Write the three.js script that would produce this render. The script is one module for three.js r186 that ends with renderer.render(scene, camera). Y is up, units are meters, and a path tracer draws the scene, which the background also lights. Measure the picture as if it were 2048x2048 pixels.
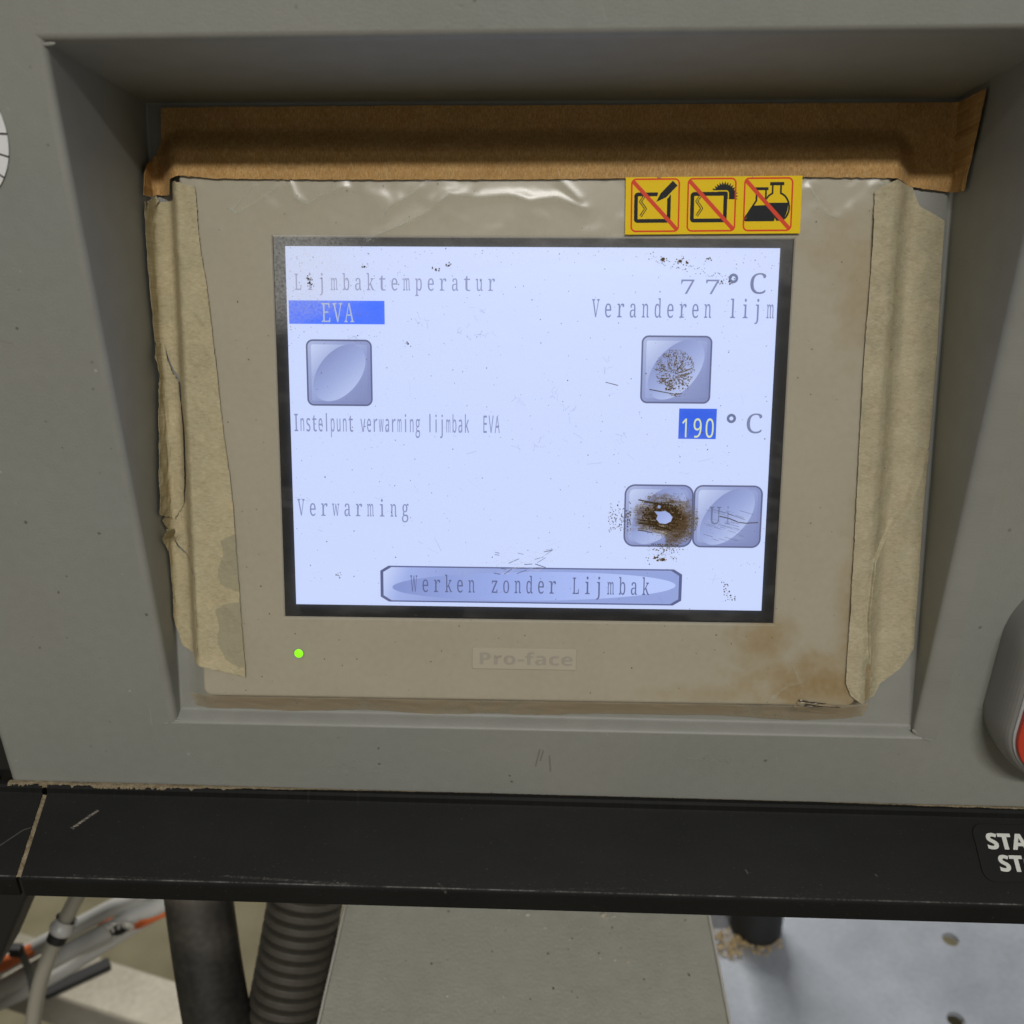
import * as THREE from 'three';
import { ImprovedNoise } from 'three/addons/math/ImprovedNoise.js';
import { mergeGeometries, mergeVertices, toCreasedNormals } from 'three/addons/utils/BufferGeometryUtils.js';
import { RoundedBoxGeometry } from 'three/addons/geometries/RoundedBoxGeometry.js';
import { TextGeometry } from 'three/addons/geometries/TextGeometry.js';
import { FontLoader } from 'three/addons/loaders/FontLoader.js';
import { RectAreaLightUniformsLib } from 'three/addons/lights/RectAreaLightUniformsLib.js';

// ---------------------------------------------------------------- camera, light, exposure
const H0 = 1.15;                      // height of the touch panel's centre above the hall floor
const TILT = -0.2896;                 // the touch panel leans back by 16.6 degrees
const ZF = 0.0349;                    // plane of the housing's vertical front
const scene = new THREE.Scene();
scene.background = new THREE.Color().setRGB(0.17, 0.164, 0.152);   // dim even light of the hall all round
const camera = new THREE.PerspectiveCamera(56.97, 1, 0.02, 60);
camera.up.set(-0.0116, 0.8987, -0.4384);
camera.position.set(0.0036, H0 + 0.1511, 0.3892);
camera.lookAt(0.0036 - 0.0258, H0 + 0.1511 - 0.4386, 0.3892 - 0.8983);
camera.focus = 0.42; camera.userData.fStop = 9;
scene.add(camera);
const renderer = new THREE.WebGLRenderer({ antialias: true });
renderer.toneMapping = THREE.LinearToneMapping;
renderer.toneMappingExposure = 1;
renderer.shadowMap.enabled = true;
RectAreaLightUniformsLib.init();
const LAMP_DIR = new THREE.Vector3(Math.sin(0.08) * Math.cos(0.67), Math.sin(0.67), Math.cos(0.08) * Math.cos(0.67));
const LAMP_AT = LAMP_DIR.clone().multiplyScalar(4.2).add(new THREE.Vector3(0, H0, 0));
const lampLight = new THREE.RectAreaLight(new THREE.Color().setRGB(1, 0.98, 0.94), 138, 1.5, 0.14);
lampLight.name = 'ceiling_lamp_light';
lampLight.position.copy(LAMP_AT); lampLight.lookAt(0, H0, 0);
scene.add(lampLight);
const BACK_AT = new THREE.Vector3(-0.5, H0 + 2.4, -2.3), BACK_TO = new THREE.Vector3(-0.1, H0 - 0.7, -0.25);
const backLight = new THREE.RectAreaLight(new THREE.Color().setRGB(1, 0.97, 0.91), 52, 1.5, 0.3);
backLight.name = 'ceiling_lamp_back_light';
backLight.position.copy(BACK_AT); backLight.lookAt(BACK_TO);
scene.add(backLight);

// ---------------------------------------------------------------- helpers
let seed = 7;
const rnd = () => { seed = (seed * 1664525 + 1013904223) >>> 0; return seed / 4294967296; };
const rr = (a, b) => a + (b - a) * rnd();
const perlin = new ImprovedNoise();
const nz = (x, y = 0, z = 0) => perlin.noise(x + 31.7, y + 12.3, z + 5.1);
const fbm = (x, y, z = 0) => nz(x, y, z) + 0.5 * nz(2.1 * x, 2.1 * y, z + 3) + 0.25 * nz(4.3 * x, 4.3 * y, z + 7);
const smooth = (a, b, x) => { const t = Math.min(1, Math.max(0, (x - a) / (b - a))); return t * t * (3 - 2 * t); };
const lin = (r, g, b) => new THREE.Color().setRGB(r, g, b);
const taken = {};
function numbered(n) { taken[n] = (taken[n] ?? -1) + 1; return taken[n] ? `${n}_${String(taken[n]).padStart(3, '0')}` : n; }
function thing(name, label, category, frame = 'world', group) {
  const o = new THREE.Group(); o.name = numbered(name); o.userData = { label, category };
  if (group) o.userData.group = group;
  o.position.set(0, H0, 0);
  if (frame === 'panel') o.rotation.x = TILT;
  scene.add(o); return o;
}
function part(name, geo, mat, parent, label) {
  const m = new THREE.Mesh(geo, mat); m.name = name; m.castShadow = m.receiveShadow = true;
  if (label) m.userData.label = label;
  parent.add(m); return m;
}
function canvas(w, h) { const c = document.createElement('canvas'); c.width = w; c.height = h; return c; }
function canvasTex(c, srgb = true) {
  const t = new THREE.CanvasTexture(c); if (srgb) t.colorSpace = THREE.SRGBColorSpace;
  t.anisotropy = 8; return t;
}
function noiseTex(n, fn, srgb, rep) {      // fn(u,v) -> [r,g,b] 0..255, tiling
  const d = new Uint8Array(n * n * 4);
  for (let y = 0; y < n; y++) for (let x = 0; x < n; x++) { const c = fn(x / n, y / n), i = 4 * (y * n + x); d[i] = c[0]; d[i + 1] = c[1]; d[i + 2] = c[2]; d[i + 3] = 255; }
  const t = new THREE.DataTexture(d, n, n); t.wrapS = t.wrapT = THREE.RepeatWrapping; t.magFilter = THREE.LinearFilter; t.minFilter = THREE.LinearFilter;
  if (srgb) t.colorSpace = THREE.SRGBColorSpace;
  if (rep) t.repeat.set(rep, rep);
  t.needsUpdate = true; return t;
}
const tile = (u, v, f, z = 0) => {          // noise that tiles over 0..1
  const a = nz(u * f, v * f, z), b = nz((u - 1) * f, v * f, z), c = nz(u * f, (v - 1) * f, z), d = nz((u - 1) * f, (v - 1) * f, z);
  const e = smooth(0.7, 1, u), g = smooth(0.7, 1, v);
  return (a * (1 - e) + b * e) * (1 - g) + (c * (1 - e) + d * e) * g;
};
function planarUV(geo, f) {                 // uv = f(x,y,z)
  const p = geo.attributes.position, uv = new Float32Array(p.count * 2);
  for (let i = 0; i < p.count; i++) { const [a, b] = f(p.getX(i), p.getY(i), p.getZ(i)); uv[2 * i] = a; uv[2 * i + 1] = b; }
  geo.setAttribute('uv', new THREE.BufferAttribute(uv, 2)); return geo;
}
function boxUV(geo) {                       // metres, by the dominant normal
  const g = geo.index ? geo.toNonIndexed() : geo; const p = g.attributes.position, n = g.attributes.normal, uv = new Float32Array(p.count * 2);
  for (let i = 0; i < p.count; i++) {
    const ax = Math.abs(n.getX(i)), ay = Math.abs(n.getY(i)), az = Math.abs(n.getZ(i)), x = p.getX(i), y = p.getY(i), z = p.getZ(i);
    const [a, b] = ax > ay && ax > az ? [z, y] : ay > az ? [x, z] : [x, y];
    uv[2 * i] = a; uv[2 * i + 1] = b;
  }
  g.setAttribute('uv', new THREE.BufferAttribute(uv, 2)); return g;
}
function box(x0, x1, y0, y1, z0, z1, r = 0.001) {
  const g = new RoundedBoxGeometry(x1 - x0, y1 - y0, z1 - z0, 2, r); g.translate((x0 + x1) / 2, (y0 + y1) / 2, (z0 + z1) / 2); return boxUV(g);
}
function grid(nu, nv, f, uvf) {             // surface f(i/nu, j/nv) -> [x,y,z]
  const P = [], U = [], I = [];
  for (let j = 0; j <= nv; j++) for (let i = 0; i <= nu; i++) { const p = f(i / nu, j / nv); P.push(...p); U.push(...(uvf ? uvf(i / nu, j / nv, p) : [p[0], p[1]])); }
  for (let j = 0; j < nv; j++) for (let i = 0; i < nu; i++) { const a = j * (nu + 1) + i, b = a + 1, c = a + nu + 1, d = c + 1; I.push(a, b, d, a, d, c); }
  const g = new THREE.BufferGeometry(); g.setAttribute('position', new THREE.Float32BufferAttribute(P, 3)); g.setAttribute('uv', new THREE.Float32BufferAttribute(U, 2)); g.setIndex(I); g.computeVertexNormals(); return g;
}
function sweep(pts, radius, seg, ring, uvl = 1) {   // tube with radius(s) along a smooth curve; s in metres
  const c = new THREE.CatmullRomCurve3(pts.map((p) => new THREE.Vector3(...p)), false, 'centripetal'), L = c.getLength(), fr = c.computeFrenetFrames(seg, false);
  return { geo: grid(ring, seg, (u, v) => {
    const k = Math.min(seg, Math.round(v * seg)), p = c.getPointAt(v), a = -u * Math.PI * 2, r = typeof radius === 'function' ? radius(v * L, a) : radius;
    const q = p.clone().addScaledVector(fr.normals[k], Math.cos(a) * r).addScaledVector(fr.binormals[k], Math.sin(a) * r); return [q.x, q.y, q.z];
  }, (u, v) => [u * 0.1 * uvl, v * L]), curve: c, length: L };
}
function extrude(pts, depth, bevel = 0) {
  const s = new THREE.Shape(pts.map((p) => new THREE.Vector2(...p)));
  return new THREE.ExtrudeGeometry(s, { depth, bevelEnabled: bevel > 0, bevelThickness: bevel, bevelSize: bevel, bevelOffset: -bevel, bevelSegments: 2, curveSegments: 10 });
}
function roundedRect(x0, y0, x1, y1, r) {
  const s = new THREE.Shape(); s.moveTo(x0 + r, y0); s.lineTo(x1 - r, y0); s.absarc(x1 - r, y0 + r, r, -Math.PI / 2, 0); s.lineTo(x1, y1 - r); s.absarc(x1 - r, y1 - r, r, 0, Math.PI / 2);
  s.lineTo(x0 + r, y1); s.absarc(x0 + r, y1 - r, r, Math.PI / 2, Math.PI); s.lineTo(x0, y0 + r); s.absarc(x0 + r, y0 + r, r, Math.PI, Math.PI * 1.5); return s;
}

// ---------------------------------------------------------------- materials
const peel = noiseTex(512, (u, v) => { const k = 128 + 70 * tile(u, v, 44) + 50 * tile(u, v, 90, 4); return [k, k, k]; }, false, 25);
const FRONT = [-0.26, 0.26, -0.19, 0.17];   // area of the front plate's own paint texture
const frontCanvas = (() => {
  const W = 1280, H = 886, c = canvas(W, H), g = c.getContext('2d'), img = g.createImageData(W, H);
  for (let y = 0; y < H; y++) for (let x = 0; x < W; x++) {
    const u = x / 112, v = y / 112, k = 3.2 * fbm(u * 0.6, v * 0.6, 2) + 2.2 * nz(u * 9, v * 9) + 3 * (rnd() - 0.5), w = 2.5 * fbm(u * 0.35, v * 0.35, 9), i = 4 * (y * W + x);
    img.data[i] = 141 + k + w; img.data[i + 1] = 142 + k; img.data[i + 2] = 135 + k - w; img.data[i + 3] = 255;
  }
  g.putImageData(img, 0, 0);
  const X = (x) => (x - FRONT[0]) / 0.52 * W, Y = (y) => (FRONT[3] - y) / 0.36 * H;
  g.strokeStyle = 'rgba(72,72,66,0.5)'; g.lineWidth = 1.3;
  for (const [a, b, cc, d] of [[0.0066, -0.1473, 0.0046, -0.158], [0.0083, -0.148, 0.0068, -0.1545], [0.0112, -0.151, 0.0118, -0.161]]) { g.beginPath(); g.moveTo(X(a), Y(b)); g.lineTo(X(cc), Y(d)); g.stroke(); }
  for (let i = 0; i < 260; i++) { g.fillStyle = `rgba(${rnd() < 0.7 ? '60,58,50' : '190,186,172'},${rr(0.15, 0.7)})`; const x = rr(0, W), y = rr(0, H), r = rr(0.6, 1.9); g.beginPath(); g.ellipse(x, y, r, r * rr(0.5, 1), rr(0, 3), 0, 7); g.fill(); }
  for (let i = 0; i < 16; i++) { g.strokeStyle = `rgba(${rnd() < 0.5 ? '90,88,78' : '176,174,164'},${rr(0.15, 0.4)})`; g.lineWidth = 1; const x = rr(0, W), y = rr(0, H), a = rr(0, 6.3), l = rr(8, 40); g.beginPath(); g.moveTo(x, y); g.lineTo(x + l * Math.cos(a), y + l * Math.sin(a)); g.stroke(); }
  for (let i = 0; i < 26; i++) { const x = rr(0, W), y = rr(0, H), n = 20 + 60 * rnd(), sp = rr(6, 30), an = rr(-0.4, 0.4); for (let j = 0; j < n; j++) { g.fillStyle = `rgba(${rnd() < 0.7 ? '100,96,84' : '172,170,160'},${rr(0.04, 0.16)})`; g.beginPath(); g.ellipse(x + rr(-sp, sp) * 1.6, y + rr(-sp, sp) * 0.5 + rr(-2, 2), rr(0.6, 3.5), rr(0.4, 1.2), an, 0, 7); g.fill(); } }
  return c;
})();
const frontTex = canvasTex(frontCanvas); frontTex.wrapS = frontTex.wrapT = THREE.MirroredRepeatWrapping;
const frontUV = (g) => planarUV(g, (x, y) => [(x - FRONT[0]) / 0.52, (y - FRONT[2]) / 0.36]);
const M = {};
M.front = new THREE.MeshPhysicalMaterial({ map: frontTex, roughness: 0.5, bumpMap: (() => { const t = peel.clone(); t.repeat.set(11, 7.6); t.needsUpdate = true; return t; })(), bumpScale: 0.00012 });
const paintTone = noiseTex(512, (u, v) => { const k = 4 * tile(u, v, 4) + 4 * tile(u, v, 17, 2) + 4 * (rnd() - 0.5); return [142 + k, 142 + k, 135 + k]; }, true, 6);
M.paint = new THREE.MeshPhysicalMaterial({ map: paintTone, roughness: 0.5, bumpMap: peel, bumpScale: 0.00006 });
const bezelTone = noiseTex(512, (u, v) => { const k = 4 * tile(u, v, 5) + 3 * tile(u, v, 40, 2) + 5 * (rnd() - 0.5); return [174 + k, 167 + k, 149 + k]; }, true, 8);
M.bezel = new THREE.MeshPhysicalMaterial({ map: bezelTone, roughness: 0.55 });
M.bezelDark = new THREE.MeshPhysicalMaterial({ color: lin(0.35, 0.32, 0.265), roughness: 0.6 });
M.blackGloss = new THREE.MeshPhysicalMaterial({ color: lin(0.004, 0.004, 0.004), roughness: 0.4, specularIntensity: 0.3 });
M.blackPlastic = new THREE.MeshPhysicalMaterial({ color: lin(0.012, 0.012, 0.012), roughness: 0.6 });
const dustTone = noiseTex(256, (u, v) => { const k = 30 * tile(u, v, 12) + 26 * tile(u, v, 50, 3) + 24 * (rnd() - 0.5); return [132 + k, 119 + k, 95 + k]; }, true, 20);
M.dust = new THREE.MeshStandardMaterial({ map: dustTone, roughness: 1, bumpMap: peel, bumpScale: 0.0004 });

// ---------------------------------------------------------------- hall floor and the lamp above
{
  const tone = noiseTex(512, (u, v) => { const k = 16 * tile(u, v, 5) + 12 * tile(u, v, 21, 3) + 8 * (rnd() - 0.5); return [138 + k, 131 + k, 105 + k]; }, true, 1);
  const f = part('floor', boxUV(new THREE.BoxGeometry(16, 0.1, 16)), new THREE.MeshStandardMaterial({ map: tone, roughness: 0.85 }), scene);
  f.position.set(0, -0.05, 0); f.userData = { kind: 'structure', label: 'beige grey concrete floor far below the machine', category: 'floor' };
  for (const [at, to, w, label] of [[LAMP_AT, new THREE.Vector3(0, H0, 0), 0.14, 'long slim white fluorescent lamp high in front of the machine'], [BACK_AT, BACK_TO, 0.3, 'long wide white fluorescent lamp high behind the machine']]) {
    const lamp = new THREE.Group(); lamp.name = numbered('ceiling_lamp'); lamp.userData = { label, category: 'lamp' };
    lamp.position.copy(at); lamp.lookAt(to); scene.add(lamp);
    const hous = new RoundedBoxGeometry(1.6, w + 0.06, 0.07, 2, 0.01); hous.translate(0, 0, -0.06); part('lamp_housing', hous, new THREE.MeshStandardMaterial({ color: lin(0.6, 0.6, 0.58), roughness: 0.5 }), lamp);
    const tube = new RoundedBoxGeometry(1.5, w, 0.012, 2, 0.005); tube.translate(0, 0, -0.016); part('lamp_diffuser', tube, new THREE.MeshStandardMaterial({ color: lin(0.8, 0.8, 0.8), emissive: lin(1, 0.97, 0.91), emissiveIntensity: 3, roughness: 0.5 }), lamp);
  }
}

// ---------------------------------------------------------------- control housing with its sloping recess
const CT = Math.cos(-TILT), ST = Math.sin(-TILT);
const toWorld = (x, y, z) => [x, CT * y + ST * z, -ST * y + CT * z];
const housing = thing('control_housing', 'grey painted sheet metal housing with a deep sloping recess round the touch panel', 'housing');
{
  const F = [[-0.1658, 0.1545], [0.1797, 0.1574], [0.1803, -0.1366], [-0.1662, -0.1349]].map(([x, y]) => new THREE.Vector3(x, y, ZF));       // mouth corners TL TR BR BL
  const I = [[-0.1671, 0.14], [0.1802, 0.1419], [0.1808, -0.1366], [-0.1655, -0.1344]].map(([x, y]) => new THREE.Vector3(...toWorld(x, y, -0.01)));
  const rad = { left: 0.0032, top: 0.0022, right: 0.011, bottom: 0.0009 };
  const sx = [-rad.left, rad.right, rad.right, -rad.left], sy = [rad.top, rad.top, -rad.bottom, -rad.bottom];
  const r2 = 0.0012;
  const loops = [];
  const bez = (A, B, C, t) => A.clone().multiplyScalar((1 - t) * (1 - t)).addScaledVector(B, 2 * t * (1 - t)).addScaledVector(C, t * t);
  const A = F.map((p, k) => p.clone().add(new THREE.Vector3(sx[k], sy[k], 0)));
  const rk = [rad.left, rad.right, rad.right, rad.left];
  const B = F.map((p, k) => p.clone().lerp(I[k], Math.min(0.45, Math.min(rk[k], 0.006) / p.distanceTo(I[k]))));
  const C = I.map((p, k) => p.clone().lerp(F[k], Math.min(0.3, r2 / p.distanceTo(F[k]))));
  const cen = I.reduce((s, p) => s.add(p), new THREE.Vector3()).multiplyScalar(0.25);
  const D = I.map((p) => p.clone().addScaledVector(cen.clone().sub(p), r2 * 1.3 / cen.distanceTo(p)));
  for (let t = 0; t <= 6; t++) loops.push(A.map((a, k) => bez(a, F[k], B[k], t / 6)));
  for (let t = 1; t < 8; t++) loops.push(B.map((b, k) => b.clone().lerp(C[k], t / 8)));
  for (let t = 0; t <= 4; t++) loops.push(C.map((c, k) => bez(c, I[k], D[k], t / 4)));
  for (let k = 0; k < 4; k++) {
    const k2 = (k + 1) % 4, N = 24, nv = loops.length - 1;
    const g = grid(N, nv, (u, v) => { const l = loops[Math.round(v * nv)], p = l[k].clone().lerp(l[k2], u); return [p.x, p.y, p.z]; }, (u, v, p) => (k % 2 ? [p[2], p[1]] : [p[0], p[2]]));
    part('recess_wall', g, M.paint, housing);
  }
  const fl = new THREE.BufferGeometry().setFromPoints([D[0], D[3], D[2], D[0], D[2], D[1]]); fl.computeVertexNormals();
  part('recess_floor', planarUV(fl, (x, y) => [x, y]), M.paint, housing);
  // front plate: flat sheet with the mouth cut out
  const s = new THREE.Shape(); const e = [[-0.2515, -0.1752], [0.62, -0.1823], [0.62, 0.5], [-0.2515, 0.5]]; s.setFromPoints(e.map((p) => new THREE.Vector2(...p)));
  s.holes.push(new THREE.Path().setFromPoints([A[0], A[3], A[2], A[1]].map((p) => new THREE.Vector2(p.x, p.y))));
  const fp = new THREE.ShapeGeometry(s); fp.translate(0, 0, ZF); part('front_plate', frontUV(fp), M.front, housing);
  // left side: bend and side plate; underside and back close the body
  const side = grid(14, 1, (u, v) => { const y = -0.1752 + v * 0.6752; if (u < 0.6) { const a = u / 0.6 * Math.PI / 2; return [-0.2515 - 0.004 * Math.sin(a), y, ZF - 0.004 + 0.004 * Math.cos(a)]; } return [-0.2555, y, ZF - 0.004 - (u - 0.6) / 0.4 * 0.3]; });
  part('side_plate', frontUV(side), M.front, housing);
  part('underside_plate', box(-0.253, 0.62, -0.1855, -0.1835, -0.26, ZF - 0.001, 0.0005), M.paint, housing);
  part('back_plate', box(-0.2535, 0.62, -0.1835, 0.5, -0.268, -0.265, 0.0005), M.paint, housing);
  // weld beads where the recess corners were closed
  for (const [x, y, z, sxx, syy, rot] of [[-0.1668, -0.1352, ZF - 0.001, 0.0032, 0.0016, 0.2], [-0.171, -0.1357, ZF, 0.0022, 0.0006, 0.15], [0.1822, -0.1352, ZF - 0.0015, 0.0044, 0.0018, -0.75], [0.1872, -0.1374, ZF, 0.0032, 0.0007, -0.3], [-0.1648, 0.1535, ZF - 0.001, 0.0034, 0.0012, 0.1]]) {
    const g = new THREE.SphereGeometry(1, 18, 12); g.scale(sxx * 0.75, syy * 0.6, 0.0007); g.rotateZ(rot); g.translate(x, y, z); part('weld_bead', boxUV(g), M.paint, housing);
  }
}

// ---------------------------------------------------------------- touch panel
const BZ = { x: 0.150, y0: -0.1235, y1: 0.117, z: 0.0014 };
const panel = thing('touch_panel', 'beige industrial touch panel with a lit blue white screen set in the grey recess', 'touch panel', 'panel');
const font = await new FontLoader().loadAsync('fonts/droid/droid_sans_bold.typeface.json');
const screenCanvas = (() => {
  const S = 3, c = canvas(640 * S, 480 * S), g = c.getContext('2d'); g.scale(S, S);
  g.fillStyle = '#c6d5ff'; g.fillRect(0, 0, 640, 480);
  // one character at a time on the terminal's fixed pitch
  const words = (str, x, base, x1, cap, color, fam = 'serif', wide = 0.62, weight = '') => {
    const pitch = (x1 - x) / str.length, size = cap / 0.70; g.fillStyle = color; g.font = `${weight} ${size}px ${fam}`; g.textAlign = 'left'; g.textBaseline = 'alphabetic';
    [...str].forEach((ch, i) => { if (ch === ' ') return; const w = g.measureText(ch).width, target = Math.min(pitch * 0.98, Math.max(wide * pitch, pitch * (/[ijl]/.test(ch) ? 0.42 : wide))), k = Math.min(target / w, /[ijl]/.test(ch) ? (fam === 'serif' ? 0.7 : 0.52) : /[tr]/.test(ch) ? 0.95 : 1.5); g.save(); g.translate(x + pitch * (i + 0.5), base); g.scale(k, 1); g.fillText(ch, -w / 2, 0); g.restore(); });
  };
  const ink = '#6a75a6';
  words('Lijmbaktemperatur', 8, 55.5, 277, 20, '#7f89b6');
  words('77', 507, 58.5, 571, 18, ink, 'serif', 0.66);
  const deg = (x, y, r) => { g.strokeStyle = '#56628c'; g.lineWidth = 3.4; g.beginPath(); g.ellipse(x, y, r, r, 0, 0, 7); g.stroke(); };
  deg(581.5, 38.5, 4.4); words('C', 600, 58, 626, 25, '#5f6a92', 'serif', 0.9);
  g.fillStyle = '#0c5eff'; g.fillRect(3, 69.5, 126, 30); words('EVA', 44, 97, 90, 24, '#a9b6d2', 'serif', 0.85);
  words('Veranderen lijm', 397, 88.5, 639, 22.5, ink);
  words('Instelpunt verwarming lijmbak  EVA', 4, 240.5, 281.5, 22.5, '#7a85b4', 'sans-serif', 0.8);
  g.fillStyle = '#0050e0'; g.fillRect(518, 206, 49.5, 40); words('190', 519, 243.5, 567, 24.5, '#d6e0ae', 'sans-serif', 0.8);
  deg(587, 218.5, 4.4); words('C', 604, 238, 630, 25, '#69739a', 'serif', 0.9);
  words('Verwarming', 3.5, 355.5, 161, 22, '#7883b2');
  const key = (x0, y0, x1, y1, cut, wide) => {
    const rim = (d) => { g.beginPath(); g.roundRect(x0 + d, y0 + d, x1 - x0 - 2 * d, y1 - y0 - 2 * d, Math.max(2, cut - d)); };
    const cutRect = (dx, dy, c) => { g.beginPath(); [[x0 + dx + c * 1.6, y0 + dy], [x1 - dx - c * 1.6, y0 + dy], [x1 - dx, y0 + dy + c], [x1 - dx, y1 - dy - c], [x1 - dx - c * 1.6, y1 - dy], [x0 + dx + c * 1.6, y1 - dy], [x0 + dx, y1 - dy - c], [x0 + dx, y0 + dy + c]].forEach((p, i) => (i ? g.lineTo(...p) : g.moveTo(...p))); g.closePath(); };
    if (wide) cutRect(0, 0, 7); else rim(0);
    g.fillStyle = wide ? '#454e7c' : '#4a5278'; g.fill();
    const cx = (x0 + x1) / 2, cy = (y0 + y1) / 2, w = x1 - x0, h = y1 - y0;
    const a = g.createLinearGradient(x0, y0, x0 + (wide ? h * 2.4 : w), y0 + h); a.addColorStop(0, '#ccd9fb'); a.addColorStop(0.3, wide ? '#98abe6' : '#a1afdc'); a.addColorStop(0.6, wide ? '#8fa1dc' : '#8694c8'); a.addColorStop(1, wide ? '#8b9dd8' : '#727eb0');
    if (wide) cutRect(4, 1.8, 7); else rim(2.2);
    g.fillStyle = a; g.fill(); g.save(); g.clip();
    if (!wide) { g.lineWidth = 7; g.strokeStyle = 'rgba(112,126,180,0.4)'; rim(3); g.stroke(); }
    const b = wide ? g.createLinearGradient(cx - w * 0.42, cy - h * 0.5, cx + w * 0.36, cy + h * 0.6) : g.createLinearGradient(cx - w * 0.3, cy - h * 0.35, cx + w * 0.3, cy + h * 0.35);
    b.addColorStop(0, wide ? '#7b8dcb' : '#727fb4'); b.addColorStop(0.45, wide ? '#95a9e8' : '#8f9fd4'); b.addColorStop(1, wide ? '#b2c5fb' : '#bccbf4');
    g.fillStyle = b; g.beginPath(); if (wide) g.ellipse(cx + 4, cy + 1, w * 0.47, h * 0.4, -0.02, 0, 7); else g.ellipse(cx, cy, w * 0.5, h * 0.31, -0.86, 0, 7); g.fill(); g.restore();
  };
  key(24, 119.5, 111.5, 206.5, 9); key(466, 111.5, 558, 199.5, 9); key(449, 307.5, 541.5, 392.5, 14); key(541.5, 307.5, 633.5, 392.5, 12); key(118, 423.5, 530, 474, 13, true);
  words('U', 562, 360, 580, 23, '#5d6890', 'serif', 0.9); words('i', 581, 360, 595, 23, '#7a86b4', 'serif', 0.5);
  words('Werken zonder Lijmbak', 156, 459.5, 489, 22.5, '#4d5785');
  // the panel's own pixel grid
  g.fillStyle = 'rgba(120,130,190,0.05)'; for (let x = 0; x < 640; x += 1) g.fillRect(x, 0, 0.35, 480); for (let y = 0; y < 480; y++) g.fillRect(0, y, 640, 0.35);
  return c;
})();
{
  const b = roundedRect(-BZ.x, BZ.y0, BZ.x, BZ.y1, 0.004);
  const hole = new THREE.Path([[-0.1107, 0.0828], [-0.1107, -0.0848], [0.1111, -0.0848], [0.1111, 0.0828]].map((p) => new THREE.Vector2(...p))); b.holes.push(hole);
  const g = new THREE.ExtrudeGeometry(b, { depth: 0.0102, bevelEnabled: true, bevelThickness: 0.0012, bevelSize: 0.0012, bevelOffset: -0.0012, bevelSegments: 3, curveSegments: 8 });
  g.translate(0, 0, BZ.z - 0.0114); part('bezel', boxUV(g), M.bezel, panel);
  const fr = new THREE.Shape([[-0.1125, 0.0846], [-0.1125, -0.0866], [0.1129, -0.0866], [0.1129, 0.0846]].map((p) => new THREE.Vector2(...p)));
  fr.holes.push(new THREE.Path([[-0.1057, 0.0793], [0.1057, 0.0793], [0.1057, -0.0793], [-0.1057, -0.0793]].map((p) => new THREE.Vector2(...p))));
  const fg = new THREE.ExtrudeGeometry(fr, { depth: 0.0012, bevelEnabled: false }); fg.translate(0, 0, -0.0007); part('screen_frame', boxUV(fg), M.blackGloss, panel, 'black frame round the lit screen');
  const scr = new THREE.PlaneGeometry(0.2118, 0.159);
  const st = canvasTex(screenCanvas);
  part('display', scr, new THREE.MeshPhysicalMaterial({ color: lin(0.01, 0.01, 0.012), roughness: 0.3, emissive: 0xffffff, emissiveMap: st, emissiveIntensity: 1.1 }), panel, 'lit blue white screen with Dutch glue temperature menu');
  const glow = new THREE.RectAreaLight(lin(0.6, 0.7, 1), 0.05, 0.211, 0.158); glow.name = 'display_light'; glow.position.set(0, 0, 0.0003); glow.rotation.y = Math.PI; panel.add(glow);
  const led = new THREE.SphereGeometry(0.0021, 24, 12, 0, Math.PI * 2, 0, Math.PI / 2); led.rotateX(Math.PI / 2); led.scale(1, 1, 0.25); led.translate(-0.1049, -0.1023, BZ.z);
  part('status_light', led, new THREE.MeshStandardMaterial({ color: lin(0.1, 0.3, 0.01), emissive: lin(0.28, 1, 0), emissiveIntensity: 1, roughness: 0.4 }), panel, 'small glowing green status light');
  const lr = new THREE.TorusGeometry(0.0023, 0.00028, 8, 32); lr.translate(-0.1049, -0.1023, BZ.z); part('light_rim', lr, M.bezelDark, panel);
  const ledLight = new THREE.PointLight(lin(0.28, 1, 0), 0.00002, 0.2); ledLight.name = 'status_light_glow'; ledLight.position.set(-0.1049, -0.1023, BZ.z + 0.0006); panel.add(ledLight);
  const pl = new THREE.ExtrudeGeometry(roundedRect(-0.0251, -0.1083, 0.0227, -0.0982, 0.0006), { depth: 0.0003, bevelEnabled: true, bevelThickness: 0.0003, bevelSize: 0.0003, bevelOffset: -0.0003, bevelSegments: 1 }); pl.translate(0, 0, BZ.z - 0.0001);
  const plate = part('nameplate', boxUV(pl), new THREE.MeshPhysicalMaterial({ color: lin(0.47, 0.43, 0.34), roughness: 0.5 }), panel);
  const tx = new TextGeometry('Pro-face', { font, size: 0.0058, depth: 0.0003, curveSegments: 4, bevelEnabled: false }); tx.computeBoundingBox(); const bw = tx.boundingBox.max.x - tx.boundingBox.min.x;
  tx.scale(0.0425 / bw, 1, 1); tx.translate(-0.0225, -0.106, BZ.z + 0.0003); part('lettering', tx, M.bezelDark, plate);
}

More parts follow.
